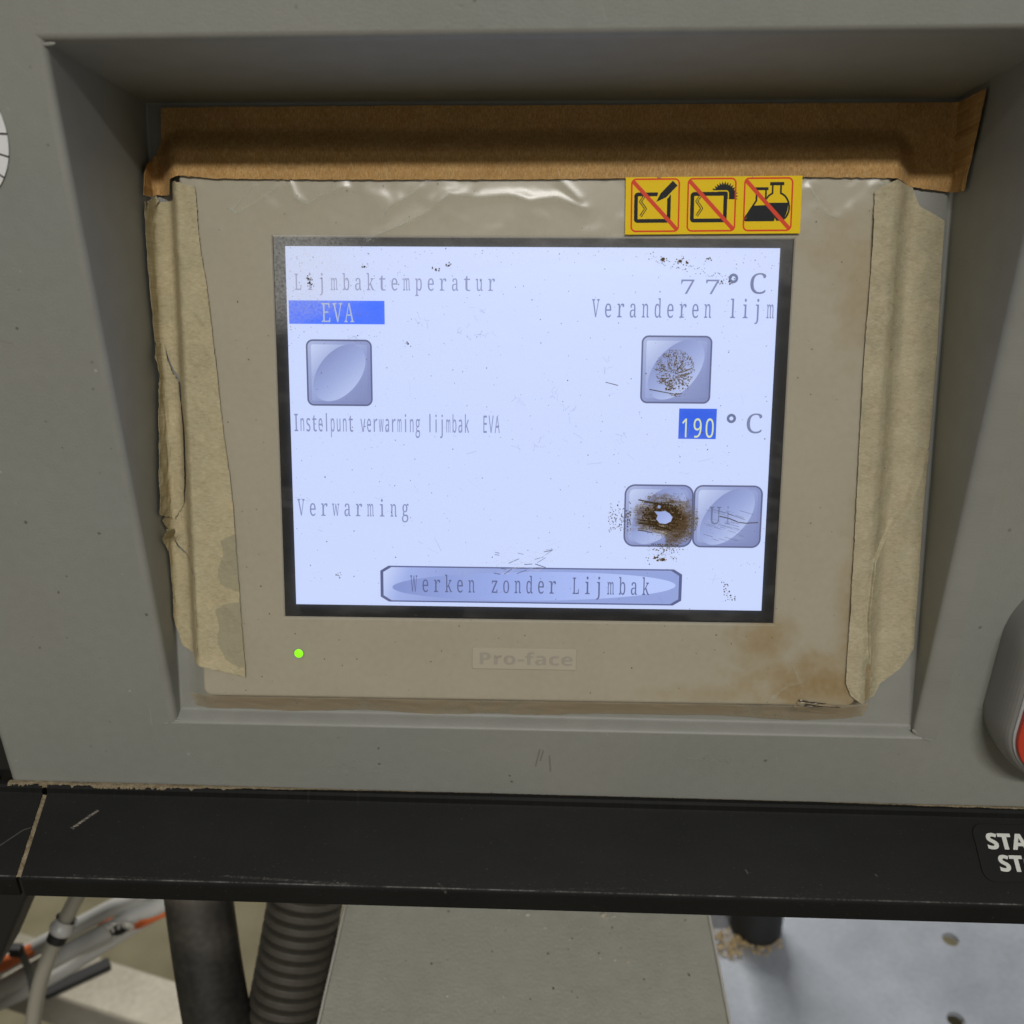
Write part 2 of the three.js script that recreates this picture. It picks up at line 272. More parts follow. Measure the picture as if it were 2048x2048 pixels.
// ---------------------------------------------------------------- surface under film and tapes (touch panel coordinates)
const XL = -0.1663, XR = 0.1800;
function drape(a, b, lift, w = 0.009) {      // a runs along the recess floor and on up the side walls, round a soft corner
  const dx = Math.max(-BZ.x - a, a - BZ.x, 0), dy = Math.max(BZ.y0 - b, b - BZ.y1, 0), d = Math.hypot(dx, dy);
  let z = -0.01 + (BZ.z + 0.01) * (1 - smooth(0, w, d)) + lift, x = a;
  const R = 0.004, t = Math.max(a - (XR - R), XL + R - a), sg = a > 0 ? 1 : -1;
  if (t > 0) {
    const an = Math.min(t / R, Math.PI / 2), x0 = sg > 0 ? XR - R : XL + R, up = Math.max(0, t - R * Math.PI / 2);
    x = x0 + sg * (R * Math.sin(an) - lift * Math.sin(an)); z += R * (1 - Math.cos(an)) + up - lift * (1 - Math.cos(an));
  }
  return [x, b, z];
}
function sheet(LA, LB, nu, nv, opt = {}) {   // paired outlines LA[i] - LB[i]; a thin closed sheet draped over the panel
  const { lift = 0.0003, wr = 0.0002, edge = 0.0005, curl = null, w = 0.009, thick = 0.00012, sd = 0 } = opt;
  const at = (L, v) => { const k = v * (L.length - 1), i = Math.min(L.length - 2, Math.floor(k)), t = k - i; return [L[i][0] + (L[i + 1][0] - L[i][0]) * t, L[i][1] + (L[i + 1][1] - L[i][1]) * t]; };
  const make = (off) => grid(nu, nv, (u, v) => {
    const p = at(LA, v), q = at(LB, v); let a = p[0] + (q[0] - p[0]) * u, b = p[1] + (q[1] - p[1]) * u;
    const e = Math.max(smooth(0.08, 0, u), smooth(0.92, 1, u)), ev = Math.max(smooth(0.03, 0, v), smooth(0.97, 1, v));
    a += edge * (e * nz(a * 900, b * 900, sd + 1) + 0.35 * e * nz(a * 2500, b * 2500, sd + 8)); b += edge * (Math.max(ev, opt.along ? e : 0) * (nz(a * 700, b * 700, sd + 2) + 0.4 * nz(a * 2300, b * 2300, sd + 4)));
    const h = wr * (0.8 * Math.max(0, fbm(a * 110, b * 60, sd)) + 0.35 * Math.abs(nz(a * 420, b * 300, sd + 5)) + 0.3 * Math.max(0, 1 - 5 * Math.abs(nz(a * 95, b * 75, sd + 11))));
    return drape(a, b, lift + h + (curl ? curl(u, v) : 0) + off, w);
  });
  const topG = make(0), botG = make(-thick);
  const ix = botG.index.array; for (let i = 0; i < ix.length; i += 3) { const t = ix[i]; ix[i] = ix[i + 1]; ix[i + 1] = t; } botG.computeVertexNormals();
  const rim = []; const W = nu + 1; for (let i = 0; i < nu; i++) rim.push([i, i + 1], [nv * W + i + 1, nv * W + i]); for (let j = 0; j < nv; j++) rim.push([(j + 1) * W, j * W], [j * W + nu, (j + 1) * W + nu]);
  const P = [], U = []; const tp = topG.attributes.position, bp = botG.attributes.position, tu = topG.attributes.uv;
  const put = (s, k) => { P.push(s.getX(k), s.getY(k), s.getZ(k)); U.push(tu.getX(k), tu.getY(k)); };
  for (const [a, b] of rim) { put(tp, a); put(bp, a); put(bp, b); put(tp, a); put(bp, b); put(tp, b); }
  const rg = new THREE.BufferGeometry(); rg.setAttribute('position', new THREE.Float32BufferAttribute(P, 3)); rg.setAttribute('uv', new THREE.Float32BufferAttribute(U, 2)); rg.computeVertexNormals();
  return mergeGeometries([topG.toNonIndexed(), botG.toNonIndexed(), rg]);
}

// ---------------------------------------------------------------- warning sticker
{
  const st = thing('warning_sticker', 'yellow sticker with three red crossed out black pictograms on the touch panel', 'sticker', 'panel');
  const W = 1024, H = 320, c = canvas(W, H), g = c.getContext('2d');
  g.fillStyle = '#f2cc00'; g.fillRect(0, 0, W, H);
  for (let i = 0; i < 900; i++) { g.fillStyle = `rgba(${rnd() < 0.5 ? '255,230,60' : '190,150,0'},0.12)`; g.fillRect(rr(0, W), rr(0, H), rr(1, 5), rr(1, 3)); }
  const red = '#e2401c', blk = '#16191d';
  [30, 358, 686].forEach((x, k) => {
    g.save(); g.translate(x, 8); g.lineJoin = 'round';
    if (k < 2) {
      g.strokeStyle = blk; g.lineWidth = 21; g.beginPath(); g.roundRect(32, 88, 192, 148, 10); g.stroke();
      g.strokeStyle = blk; g.lineWidth = 15; const z = [[78, 100], [58, 128], [88, 168], [60, 210]]; g.beginPath(); z.forEach((p, i) => (i ? g.lineTo(...p) : g.moveTo(...p))); g.stroke();
      g.strokeStyle = '#f2cc00'; g.lineWidth = 6; g.beginPath(); z.forEach((p, i) => (i ? g.lineTo(...p) : g.moveTo(...p))); g.stroke();
      if (k === 0) { g.fillStyle = '#f2cc00'; g.beginPath(); g.moveTo(146, 138); g.lineTo(160, 76); g.lineTo(244, 4); g.lineTo(276, 30); g.lineTo(216, 112); g.closePath(); g.fill(); g.fillStyle = blk; g.beginPath(); g.moveTo(150, 130); g.lineTo(174, 84); g.lineTo(244, 14); g.lineTo(272, 40); g.lineTo(206, 106); g.closePath(); g.fill(); }
      else { g.fillStyle = blk; g.beginPath(); const cx = 196, cy = 106; for (let i = 0; i <= 26; i++) { const a = Math.PI * (1.08 + 0.86 * i / 26 + 0.02), r = i % 2 ? 68 : 86; g.lineTo(cx + 20 + r * Math.cos(a + 0.28) * 0.95, cy + r * Math.sin(a + 0.28)); } g.lineTo(228, 118); g.lineTo(222, 92); g.lineTo(150, 66); g.closePath(); g.fill(); g.strokeStyle = '#f2cc00'; g.lineWidth = 7; g.beginPath(); g.moveTo(140, 72); g.lineTo(228, 72); g.quadraticCurveTo(241, 74, 241, 90); g.lineTo(241, 150); g.stroke(); g.strokeStyle = blk; g.lineWidth = 21; g.beginPath(); g.roundRect(32, 88, 192, 148, 10); g.stroke(); }
    } else {
      g.fillStyle = '#f2cc00'; g.strokeStyle = blk; g.lineWidth = 10;
      g.beginPath(); g.moveTo(168, 30); g.lineTo(168, 88); g.bezierCurveTo(100, 118, 110, 230, 168, 236); g.lineTo(226, 236); g.bezierCurveTo(286, 216, 280, 112, 216, 88); g.lineTo(216, 30); g.stroke();
      g.beginPath(); g.moveTo(150, 140); g.lineTo(260, 140); g.bezierCurveTo(264, 200, 240, 236, 216, 238); g.lineTo(150, 238); g.closePath(); g.fillStyle = blk; g.fill();
      g.fillRect(152, 26, 82, 18);
      g.fillStyle = '#f2cc00'; g.beginPath(); g.moveTo(72, 66); g.lineTo(136, 66); g.lineTo(136, 140); g.lineTo(196, 240); g.lineTo(4, 244); g.lineTo(72, 128); g.closePath(); g.fill();
      g.strokeStyle = blk; g.beginPath(); g.moveTo(76, 62); g.lineTo(76, 128); g.lineTo(12, 226); g.quadraticCurveTo(10, 238, 22, 238); g.lineTo(174, 238); g.quadraticCurveTo(184, 236, 180, 224); g.lineTo(130, 136); g.lineTo(130, 62); g.stroke();
      g.fillStyle = blk; g.beginPath(); g.moveTo(56, 156); g.lineTo(142, 152); g.lineTo(184, 236); g.lineTo(14, 238); g.closePath(); g.fill(); g.fillRect(62, 54, 82, 16);
    }
    g.strokeStyle = red; g.lineWidth = 9; g.beginPath(); g.roundRect(6, 4, 276, 290, 26); g.stroke();
    g.strokeStyle = '#e04a2c'; g.lineWidth = 23; g.beginPath(); g.moveTo(12, 14); g.lineTo(272, 284); g.stroke();
    g.restore();
  });
  for (let i = 0; i < 140; i++) { g.fillStyle = `rgba(${rnd() < 0.6 ? '96,80,40' : '235,215,130'},${rr(0.08, 0.35)})`; g.beginPath(); g.ellipse(rr(0, W), rr(0, H), rr(0.8, 3.2), rr(0.6, 1.6), rr(0, 3), 0, 7); g.fill(); }
  const t = canvasTex(c), sg = new RoundedBoxGeometry(0.0733, 0.0232, 0.0003, 1, 0.0001);
  planarUV(sg, (x, y) => [x / 0.0733 + 0.5, y / 0.0232 + 0.5]); sg.rotateZ(0.011); sg.translate(0.0761, 0.0962, BZ.z + 0.0017);
  part('sticker_sheet', sg, new THREE.MeshPhysicalMaterial({ map: t, roughness: 0.55, specularIntensity: 0.4 }), st);
}

// ---------------------------------------------------------------- protective film with its grime
{
  const FX = 0.16, FY0 = -0.142, FY1 = 0.12, TW = 1792, TH = Math.round(1792 * (FY1 - FY0) / 0.32);
  const col = canvas(TW, TH), tra = canvas(TW, TH), a = col.getContext('2d'), b = tra.getContext('2d');
  const PX = (x) => (x + FX) / 0.32 * TW, PY = (y) => (FY1 - y) / (FY1 - FY0) * TH, SX = (s) => PX((s / 640 - 0.5) * 0.2112), SY = (s) => PY((0.5 - s / 480) * 0.1584), K = TW / 0.32 * 0.2112 / 640;
  // clear plastic with a film of settled dust, thicker along the top and left where nobody wipes
  const ia = a.createImageData(TW, TH), ib = b.createImageData(TW, TH);
  for (let y = 0; y < TH; y++) for (let x = 0; x < TW; x++) {
    const mx = x / TW * 0.32 - FX, my = FY1 - y / TH * (FY1 - FY0), i = 4 * (y * TW + x), n1 = fbm(mx * 60, my * 60, 3), n2 = nz(mx * 900, my * 900, 1), gr = rnd() - 0.5;
    const sx = (mx / 0.2112 + 0.5) * 640, sy = (0.5 - my / 0.1584) * 480, inS = sx > -14 && sx < 654 && sy > -14 && sy < 494;
    let dust = 3 + 2 * n1 + 2 * gr, burn = 0;
    if (inS) {
      const arc = sy - (14 + 0.00052 * (sx - 420) * (sx - 420)) + 4 * nz(sx * 0.03, sy * 0.03, 6);          // edge of the wiped area
      dust += 19 * smooth(9, -7, arc) * (sx > 0 && sx < 640 && sy > 0 ? 1 : 0.55) * (1 + 0.5 * n2) + 7 * smooth(0.05, 0.7, fbm(sx * 0.011 + sy * 0.005, sy * 0.03 - sx * 0.004, 12)) + 52 * smooth(150, 10, sx) * smooth(130, 60, sy) * (1 + 0.6 * n2);
      const arc2 = Math.hypot(sx - 120, (sy - 470) * 1.1); dust += 4 * smooth(112, 118, arc2) * smooth(150, 122, arc2);
      if (sx > 440 && sx < 550 && sy > 296 && sy < 402) {      // scorched glue round the worn spot
        const rr2 = Math.hypot((sx - 503) / 50, (sy - 352) / 42), key = smooth(1.1, 0.72, Math.hypot((sx - 500) / 47, (sy - 352) / 43) + 0.12 * nz(sx * 0.1, sy * 0.1, 3));
        burn = key * Math.min(1, Math.max(0, (1.0 - rr2) * 1.25 + 0.4 * smooth(-4, 26, sx - 500) * smooth(-22, 12, sy - 350) + 0.4 * fbm(sx * 0.07, sy * 0.1, 5) + 0.3 * nz(sx * 0.05, sy * 0.6, 2) - 0.75 * smooth(1.1, 0.7, Math.hypot((sx - 482) / 25, (sy - 381) / 11)) - 0.35 * smooth(20, -20, sy - 322)));
      }
    }
    // brown glue stains soaked along the right and lower right
    const blot = (cx, cy, rx, ry, k, zz) => smooth(1.25, 0.1, Math.hypot((mx - cx) / rx, (my - cy) / ry) + 0.4 * fbm(mx * 90, my * 90, zz)) * k * (1 + 0.35 * nz(mx * 420, my * 420, zz));
    let br = 0;
    if (mx > 0.05 && (mx > 0.111 || my < -0.084)) br = Math.max(blot(0.141, 0.062, 0.014, 0.034, 0.34, 2), blot(0.13, 0.078, 0.018, 0.018, 0.22, 4), blot(0.106, -0.092, 0.015, 0.015, 0.55, 5), blot(0.136, -0.113, 0.038, 0.016, 0.8, 6), blot(0.146, -0.09, 0.009, 0.06, 0.4, 7), blot(0.09, -0.118, 0.034, 0.005, 0.3, 8));
    const fold = my < -0.121 ? 1.3 * smooth(-0.1222, -0.1238, my) * (0.75 + 0.35 * nz(mx * 38, 3) + 0.25 * nz(mx * 160, my * 120, 4)) : 0; br = Math.min(1, Math.max(br, fold) * (1 + 0.2 * gr));
    dust += 12 * br + (my < -0.1225 ? 60 * br : 0) + 70 * burn * (0.7 + 0.6 * n2);
    ia.data[i] = 253 - 20 * br - 108 * burn; ia.data[i + 1] = 252 - 35 * br - 140 * burn; ia.data[i + 2] = 249 - 60 * br - 178 * burn; ia.data[i + 3] = 255;
    const tv = Math.max(0, Math.min(255, 255 - dust)); ib.data[i] = ib.data[i + 1] = ib.data[i + 2] = tv; ib.data[i + 3] = 255;
  }
  a.putImageData(ia, 0, 0); b.putImageData(ib, 0, 0);
  const tone = (k, al) => `rgba(${k},${al})`, gl = (v, al) => `rgba(${v},${v},${v},${al})`;
  const speck = (x, y, r, k, al, e = 1, an = 0) => { for (const [c, s] of [[a, tone(k, Math.min(1, al * 1.5))], [b, gl(0, al)]]) { c.fillStyle = s; c.beginPath(); c.ellipse(x, y, r, r * e, an, 0, 7); c.fill(); } };
  const scratch = (pts, w, k, al, v = 0) => { for (const [c, s] of [[a, tone(k, Math.min(1, al * 1.6))], [b, gl(v, al)]]) { c.strokeStyle = s; c.lineWidth = w; c.lineCap = 'round'; c.lineJoin = 'round'; c.beginPath(); pts.forEach((p, i) => (i ? c.lineTo(...p) : c.moveTo(...p))); c.stroke(); } };
  const DK = '48,42,36', BR = '92,66,30', LT = '250,250,255';
  // fine specks all over, denser in the unwiped band along the top and left of the screen
  for (let i = 0; i < 2600; i++) { const x = rr(0, 640), y = rr(0, 480), keep = (y < 14 + 0.00052 * (x - 420) ** 2 || (x < 130 && y < 130)) ? 1 : 0.16; if (rnd() > keep) continue; speck(SX(x), SY(y), rr(0.4, 1.15), DK, rr(0.1, 0.6), rr(0.5, 1), rr(0, 3)); }
  for (let i = 0; i < 420; i++) speck(rr(0, TW), rr(0, TH), rr(0.5, 1.7), DK, rr(0.15, 0.6), rr(0.5, 1), rr(0, 3));
  for (const [x, y, r] of [[104, 26, 2.4], [197, 29, 2.6], [214, 24, 2.4], [30, 41, 2.2], [32, 46, 2], [34, 49, 1.8], [490, 15, 4.6], [512, 17, 4], [521, 19, 3], [548, 14, 2], [576, 42, 2.4], [566, 42, 2], [60, 437, 1.4], [160, 124, 2]]) { speck(SX(x), SY(y), r * 1.1, x > 480 && x < 530 ? BR : DK, 0.9, 0.75, rr(0, 3)); for (let j = 0; j < 6; j++) speck(SX(x) + rr(-9, 9), SY(y) + rr(-7, 7), rr(0.6, 1.6), DK, 0.7); }
  for (let i = 0; i < 60; i++) speck(SX(470 + i * 1.9), SY(12 + i * 0.5 + rr(-5, 5)), rr(0.5, 1.4), DK, rr(0.3, 0.8));
  for (let i = 0; i < 34; i++) speck(SX(585 + rr(-6, 6) + i * 0.4), SY(440 + i * 0.75 + rr(-4, 4)), rr(0.7, 2), DK, rr(0.4, 0.85), rr(0.4, 1), rr(0, 3));
  // scratches in the plastic
  for (let i = 0; i < 120; i++) { const x = rr(0, 640), y = rr(150, 470), an = rr(-0.5, 0.7) + (rnd() < 0.3 ? 1.4 : 0), l = rr(3, 22), lt = rnd() < 0.55; scratch([[SX(x), SY(y)], [SX(x + l * 0.5 * Math.cos(an)), SY(y + l * 0.5 * Math.sin(an) + rr(-1, 1))], [SX(x + l * Math.cos(an)), SY(y + l * Math.sin(an))]], rr(0.6, 1.3), lt ? LT : '165,163,180', rr(0.06, 0.22), lt ? 120 : 110); }
  for (let i = 0; i < 70; i++) { const x = 300 + rr(-26, 44), y = 418 + rr(-24, 16), an = rr(-0.7, 0.5), l = rr(4, 16); scratch([[SX(x), SY(y)], [SX(x + l * Math.cos(an)), SY(y + l * Math.sin(an))]], rr(0.8, 1.7), rnd() < 0.75 ? LT : '70,72,90', rr(0.25, 0.65), 60); }
  for (const [x, y] of [[255, 82], [232, 108], [262, 112], [300, 195], [350, 190], [372, 212], [420, 150], [330, 252], [90, 112], [180, 96], [105, 90], [440, 245]]) for (let j = 0; j < 5; j++) { const p = []; let an = rr(0, 6.3), q = [x + rr(-9, 9), y + rr(-6, 6)]; for (let k = 0; k < 5; k++) { p.push([SX(q[0]), SY(q[1])]); an += rr(-1, 1); q = [q[0] + 2.2 * Math.cos(an), q[1] + 2.2 * Math.sin(an)]; } scratch(p, 0.8, '150,146,156', rr(0.12, 0.32), 80); }
  scratch([[SX(478), SY(181)], [SX(500), SY(185)], [SX(512), SY(187)], [SX(520), SY(186)]], 1.6, DK, 0.75); scratch([[SX(420), SY(172)], [SX(436), SY(176)]], 1.2, DK, 0.6);
  for (let i = 0; i < 5; i++) scratch([[SX(6 + i * 6), SY(395 - i * 2)], [SX(22 + i * 6), SY(352)], [SX(48 + i * 5), SY(322 - i * 4)]], 2.2, LT, 0.14, 150);
  // worn key with a grey brown glue print
  for (let i = 0; i < 900; i++) { const an = rr(0, 6.3), r = Math.sqrt(rnd()); const x = 510 + 26 * r * Math.cos(an), y = 154 + 25 * r * Math.sin(an); if (fbm(x * 0.12, y * 0.12, 7) < -0.25 - 0.2 * r) continue; speck(SX(x), SY(y), rr(0.6, 1.9), rnd() < 0.4 ? BR : '88,84,92', rr(0.2, 0.65), rr(0.4, 1), an); }
  for (let i = 0; i < 46; i++) { const an = rr(0, 6.3), r0 = rr(4, 16), r1 = r0 + rr(4, 12); scratch([[SX(508 + r0 * Math.cos(an)), SY(160 + r0 * Math.sin(an))], [SX(508 + r1 * Math.cos(an)), SY(158 + r1 * Math.sin(an))]], rr(0.8, 1.6), BR, rr(0.3, 0.7)); }
  for (const [x, y, n] of [[500, 170, 26], [505, 178, 30], [522, 176, 22], [512, 186, 16]]) for (let i = 0; i < n; i++) speck(SX(x + rr(-7, 7)), SY(y + rr(-4, 4)), rr(0.8, 2.2), BR, rr(0.5, 0.95), rr(0.4, 1), rr(0, 3));
  // burnt brown key with the plastic worn through
  { const cx = 500, cy = 350;
    for (let i = 0; i < 9000; i++) { const an = rr(0, 6.3), r = 46 * Math.pow(rnd(), 0.62), x = cx + 4 + r * 1.02 * Math.cos(an), y = cy + 3 + r * 0.86 * Math.sin(an); const w = smooth(1.0, 0.15, r / 46) + 0.55 * smooth(0, 26, x - cx) * smooth(-16, 10, y - cy) + 0.3 * fbm(x * 0.09, y * 0.09, 5); const inside = Math.hypot((x - 500) / 48, (y - 352) / 44) < 1.02; if (!inside || rnd() > w || (Math.hypot((x - 482) / 24, (y - 380) / 11) < 1 && rnd() < 0.92)) continue; speck(SX(x), SY(y), rr(0.7, 1.9), rnd() < 0.5 ? '104,80,44' : '80,62,38', rr(0.14, 0.42), rr(0.4, 1), rr(0, 3)); }
    for (let i = 0; i < 120; i++) { const y = cy + rr(-20, 22), l = rr(5, 20), x = cx + rr(-26, 18) - l / 2, dy = 0.2 * l * (0.4 + 0.02 * (y - cy)); scratch([[SX(x), SY(y - dy * 0.5)], [SX(x + l * 0.5), SY(y - dy * 0.1)], [SX(x + l), SY(y + dy * 0.6)]], rr(0.7, 2), rnd() < 0.78 ? '58,42,18' : '205,196,180', rr(0.25, 0.75)); }
    scratch([[SX(468), SY(328)], [SX(484), SY(331)], [SX(502), SY(334)], [SX(514), SY(335)]], 2.6, '52,40,24', 0.9); scratch([[SX(470), SY(360)], [SX(490), SY(362)], [SX(512), SY(369)]], 3.2, '60,44,18', 0.85);
    for (let i = 0; i < 620; i++) { const an = rr(0, 6.3), r = rr(7, 23); speck(SX(cx + 1 + r * 1.2 * Math.cos(an)), SY(cy + r * 0.8 * Math.sin(an)), rr(1, 2.6), '62,44,16', rr(0.3, 0.75), rr(0.4, 1), rr(0, 3)); }
    for (let i = 0; i < 380; i++) { const l = rnd() < 0.5; const x = l ? cx - 42 - 30 * rnd() ** 1.8 : cx + 26 * (rnd() + rnd() - 0.85), y = l ? cy + 4 + 24 * (rnd() + rnd() - 1) : cy + 38 + 24 * rnd() ** 1.7; speck(SX(x), SY(y), rr(0.6, 1.6), rnd() < 0.5 ? '70,52,24' : DK, rr(0.4, 0.9), rr(0.4, 1), rr(0, 3)); }
    for (let i = 0; i < 26; i++) speck(SX(cx + rr(-10, 8)), SY(cy + 59 + rr(-2.4, 2.4)), rr(1, 2.6), '84,60,22', 0.85, 0.6, rr(-0.4, 0.4));
    // the hole: nothing left over the screen there
    for (const [c, s] of [[a, 'rgb(255,255,255)'], [b, 'rgb(255,255,255)']]) { c.fillStyle = s; c.beginPath(); [[489, 343], [497, 343.5], [504, 342.5], [510, 346], [514, 351], [512, 357], [505, 360.5], [497, 359.5], [492, 354], [494, 349]].forEach((p, i) => (i ? c.lineTo(SX(p[0]), SY(p[1])) : c.moveTo(SX(p[0]), SY(p[1])))); c.closePath(); c.fill(); c.beginPath(); c.arc(SX(495.5), SY(337), 4, 0, 7); c.fill(); }
  }
  // cracks over the right key
  scratch([[SX(577), SY(349)], [SX(590), SY(352)], [SX(602), SY(357)], [SX(612), SY(358)], [SX(628), SY(357)]], 1.7, DK, 0.8); scratch([[SX(588), SY(346)], [SX(602), SY(350)], [SX(610), SY(353)]], 1.1, '90,92,110', 0.6);
  for (let i = 0; i < 60; i++) { const x = rr(556, 604), y = rr(338, 380), l = rr(6, 20); scratch([[SX(x), SY(y)], [SX(x + l), SY(y + 0.28 * l)]], rr(0.6, 1.1), rnd() < 0.5 ? LT : '100,104,130', rr(0.15, 0.45), 60); }
  // creases in the loose plastic
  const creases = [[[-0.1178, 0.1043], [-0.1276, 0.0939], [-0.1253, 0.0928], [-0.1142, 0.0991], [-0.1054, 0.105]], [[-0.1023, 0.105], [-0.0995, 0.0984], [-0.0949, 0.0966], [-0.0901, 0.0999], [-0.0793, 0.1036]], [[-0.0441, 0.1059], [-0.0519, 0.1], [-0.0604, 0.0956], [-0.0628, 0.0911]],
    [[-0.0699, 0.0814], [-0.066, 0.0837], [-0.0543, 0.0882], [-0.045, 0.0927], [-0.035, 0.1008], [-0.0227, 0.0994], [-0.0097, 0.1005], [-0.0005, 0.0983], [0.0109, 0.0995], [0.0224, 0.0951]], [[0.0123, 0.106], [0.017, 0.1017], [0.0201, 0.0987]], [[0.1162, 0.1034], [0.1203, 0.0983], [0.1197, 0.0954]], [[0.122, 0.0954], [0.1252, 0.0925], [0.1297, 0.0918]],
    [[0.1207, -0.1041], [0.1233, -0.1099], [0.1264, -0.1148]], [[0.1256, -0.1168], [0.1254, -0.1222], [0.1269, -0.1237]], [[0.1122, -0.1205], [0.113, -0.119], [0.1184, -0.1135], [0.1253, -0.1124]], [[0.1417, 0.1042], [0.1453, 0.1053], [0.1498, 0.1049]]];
  const ridge = (x, y) => {
    let h = 0;
    for (const c of creases) for (let i = 0; i + 1 < c.length; i++) {
      const [x0, y0] = c[i], [x1, y1] = c[i + 1], dx = x1 - x0, dy = y1 - y0, t = Math.max(0, Math.min(1, ((x - x0) * dx + (y - y0) * dy) / (dx * dx + dy * dy))), d = Math.hypot(x - x0 - t * dx, y - y0 - t * dy);
      h = Math.max(h, 0.00022 * Math.exp(-((d / 0.0019) ** 2)) + 0.0001 * Math.exp(-((d / 0.0045) ** 2)));
    }
    return h;
  };
  // pale lines and specks along the creases
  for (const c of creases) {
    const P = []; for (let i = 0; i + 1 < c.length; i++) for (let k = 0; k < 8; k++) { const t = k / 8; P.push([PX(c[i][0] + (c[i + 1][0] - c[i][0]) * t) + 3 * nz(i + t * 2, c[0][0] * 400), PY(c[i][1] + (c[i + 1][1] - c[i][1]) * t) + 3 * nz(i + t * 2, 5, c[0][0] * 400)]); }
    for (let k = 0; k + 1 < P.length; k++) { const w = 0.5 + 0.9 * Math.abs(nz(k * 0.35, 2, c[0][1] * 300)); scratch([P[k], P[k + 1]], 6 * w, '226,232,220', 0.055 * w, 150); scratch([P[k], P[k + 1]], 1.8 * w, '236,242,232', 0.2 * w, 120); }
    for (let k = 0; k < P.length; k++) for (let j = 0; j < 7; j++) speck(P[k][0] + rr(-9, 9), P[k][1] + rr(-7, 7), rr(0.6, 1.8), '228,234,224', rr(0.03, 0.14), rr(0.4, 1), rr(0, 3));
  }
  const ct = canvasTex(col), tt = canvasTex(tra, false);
  const NX = 300, NY = 250, yb = -0.1335;
  const fg = grid(NX, NY, (u, v) => {
    const x = -0.1572 + 0.3144 * u, s = 0.1162 + (yb - 0.1162) * v + (v > 0.999 ? 0.0006 * nz(x * 150, 2) : 0); let y = s, z = BZ.z + 0.00055 + ridge(x, s);
    z += 0.00036 * Math.max(0, fbm(x * 46, s * 52, 4)) * (0.3 + smooth(0.075, 0.1, s) + smooth(-0.095, -0.115, s) + 0.5 * smooth(0.112, 0.13, x));
    if (s < -0.1232) { const q = -0.1232 - s; y = -0.1232 - 0.74 * q - 0.0022 * (q / 0.0103) * (0.5 + nz(x * 22, 4)) ; z -= 0.66 * q + 0.0004 * nz(x * 120, q * 300, 2); }
    z -= 0.0028 * smooth(0.1495, 0.1572, Math.abs(x));
    return [x, y, z];
  }, (u, v) => [(-0.1572 + 0.3144 * u + FX) / 0.32, (0.1162 + (yb - 0.1162) * v - FY0) / (FY1 - FY0)]);
  const film = thing('protective_film', 'clear plastic sheet, creased and grimy, stretched over the touch panel', 'film', 'panel');
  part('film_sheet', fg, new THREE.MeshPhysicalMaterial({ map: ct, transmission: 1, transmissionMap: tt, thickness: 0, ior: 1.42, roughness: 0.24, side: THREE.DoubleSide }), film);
  // shreds where the plastic has torn at the lower corner
  const shredM = new THREE.MeshPhysicalMaterial({ color: lin(0.62, 0.52, 0.36), transmission: 0.55, thickness: 0, roughness: 0.25, ior: 1.42, side: THREE.DoubleSide });
  const shredD = new THREE.MeshPhysicalMaterial({ color: lin(0.07, 0.055, 0.035), roughness: 0.3, side: THREE.DoubleSide });
  for (const [x0, y0, x1, y1, w, m] of [[0.124, -0.1206, 0.1365, -0.1217, 0.0011, shredD], [0.127, -0.1223, 0.143, -0.1236, 0.0013, shredD], [0.1235, -0.1214, 0.1405, -0.1228, 0.0012, shredM], [0.124, -0.1245, 0.1445, -0.1276, 0.0026, shredM], [0.122, -0.1236, 0.134, -0.1262, 0.0018, shredM]]) {
    const g = grid(24, 3, (u, v) => { const x = x0 + (x1 - x0) * u, y = y0 + (y1 - y0) * u + (v - 0.5) * w * (1 - 0.6 * u) * (1 + 0.5 * nz(u * 6, v, x0 * 900)); const q = Math.max(0, -0.1232 - y); return [x, y, BZ.z + 0.0017 - 0.85 * q + 0.0007 * Math.sin(u * 5 + x0 * 700) * Math.abs(v - 0.4) + 0.0003 * nz(u * 9, 3, y0 * 500)]; });
    part('torn_shred', g, m, film);
  }
}

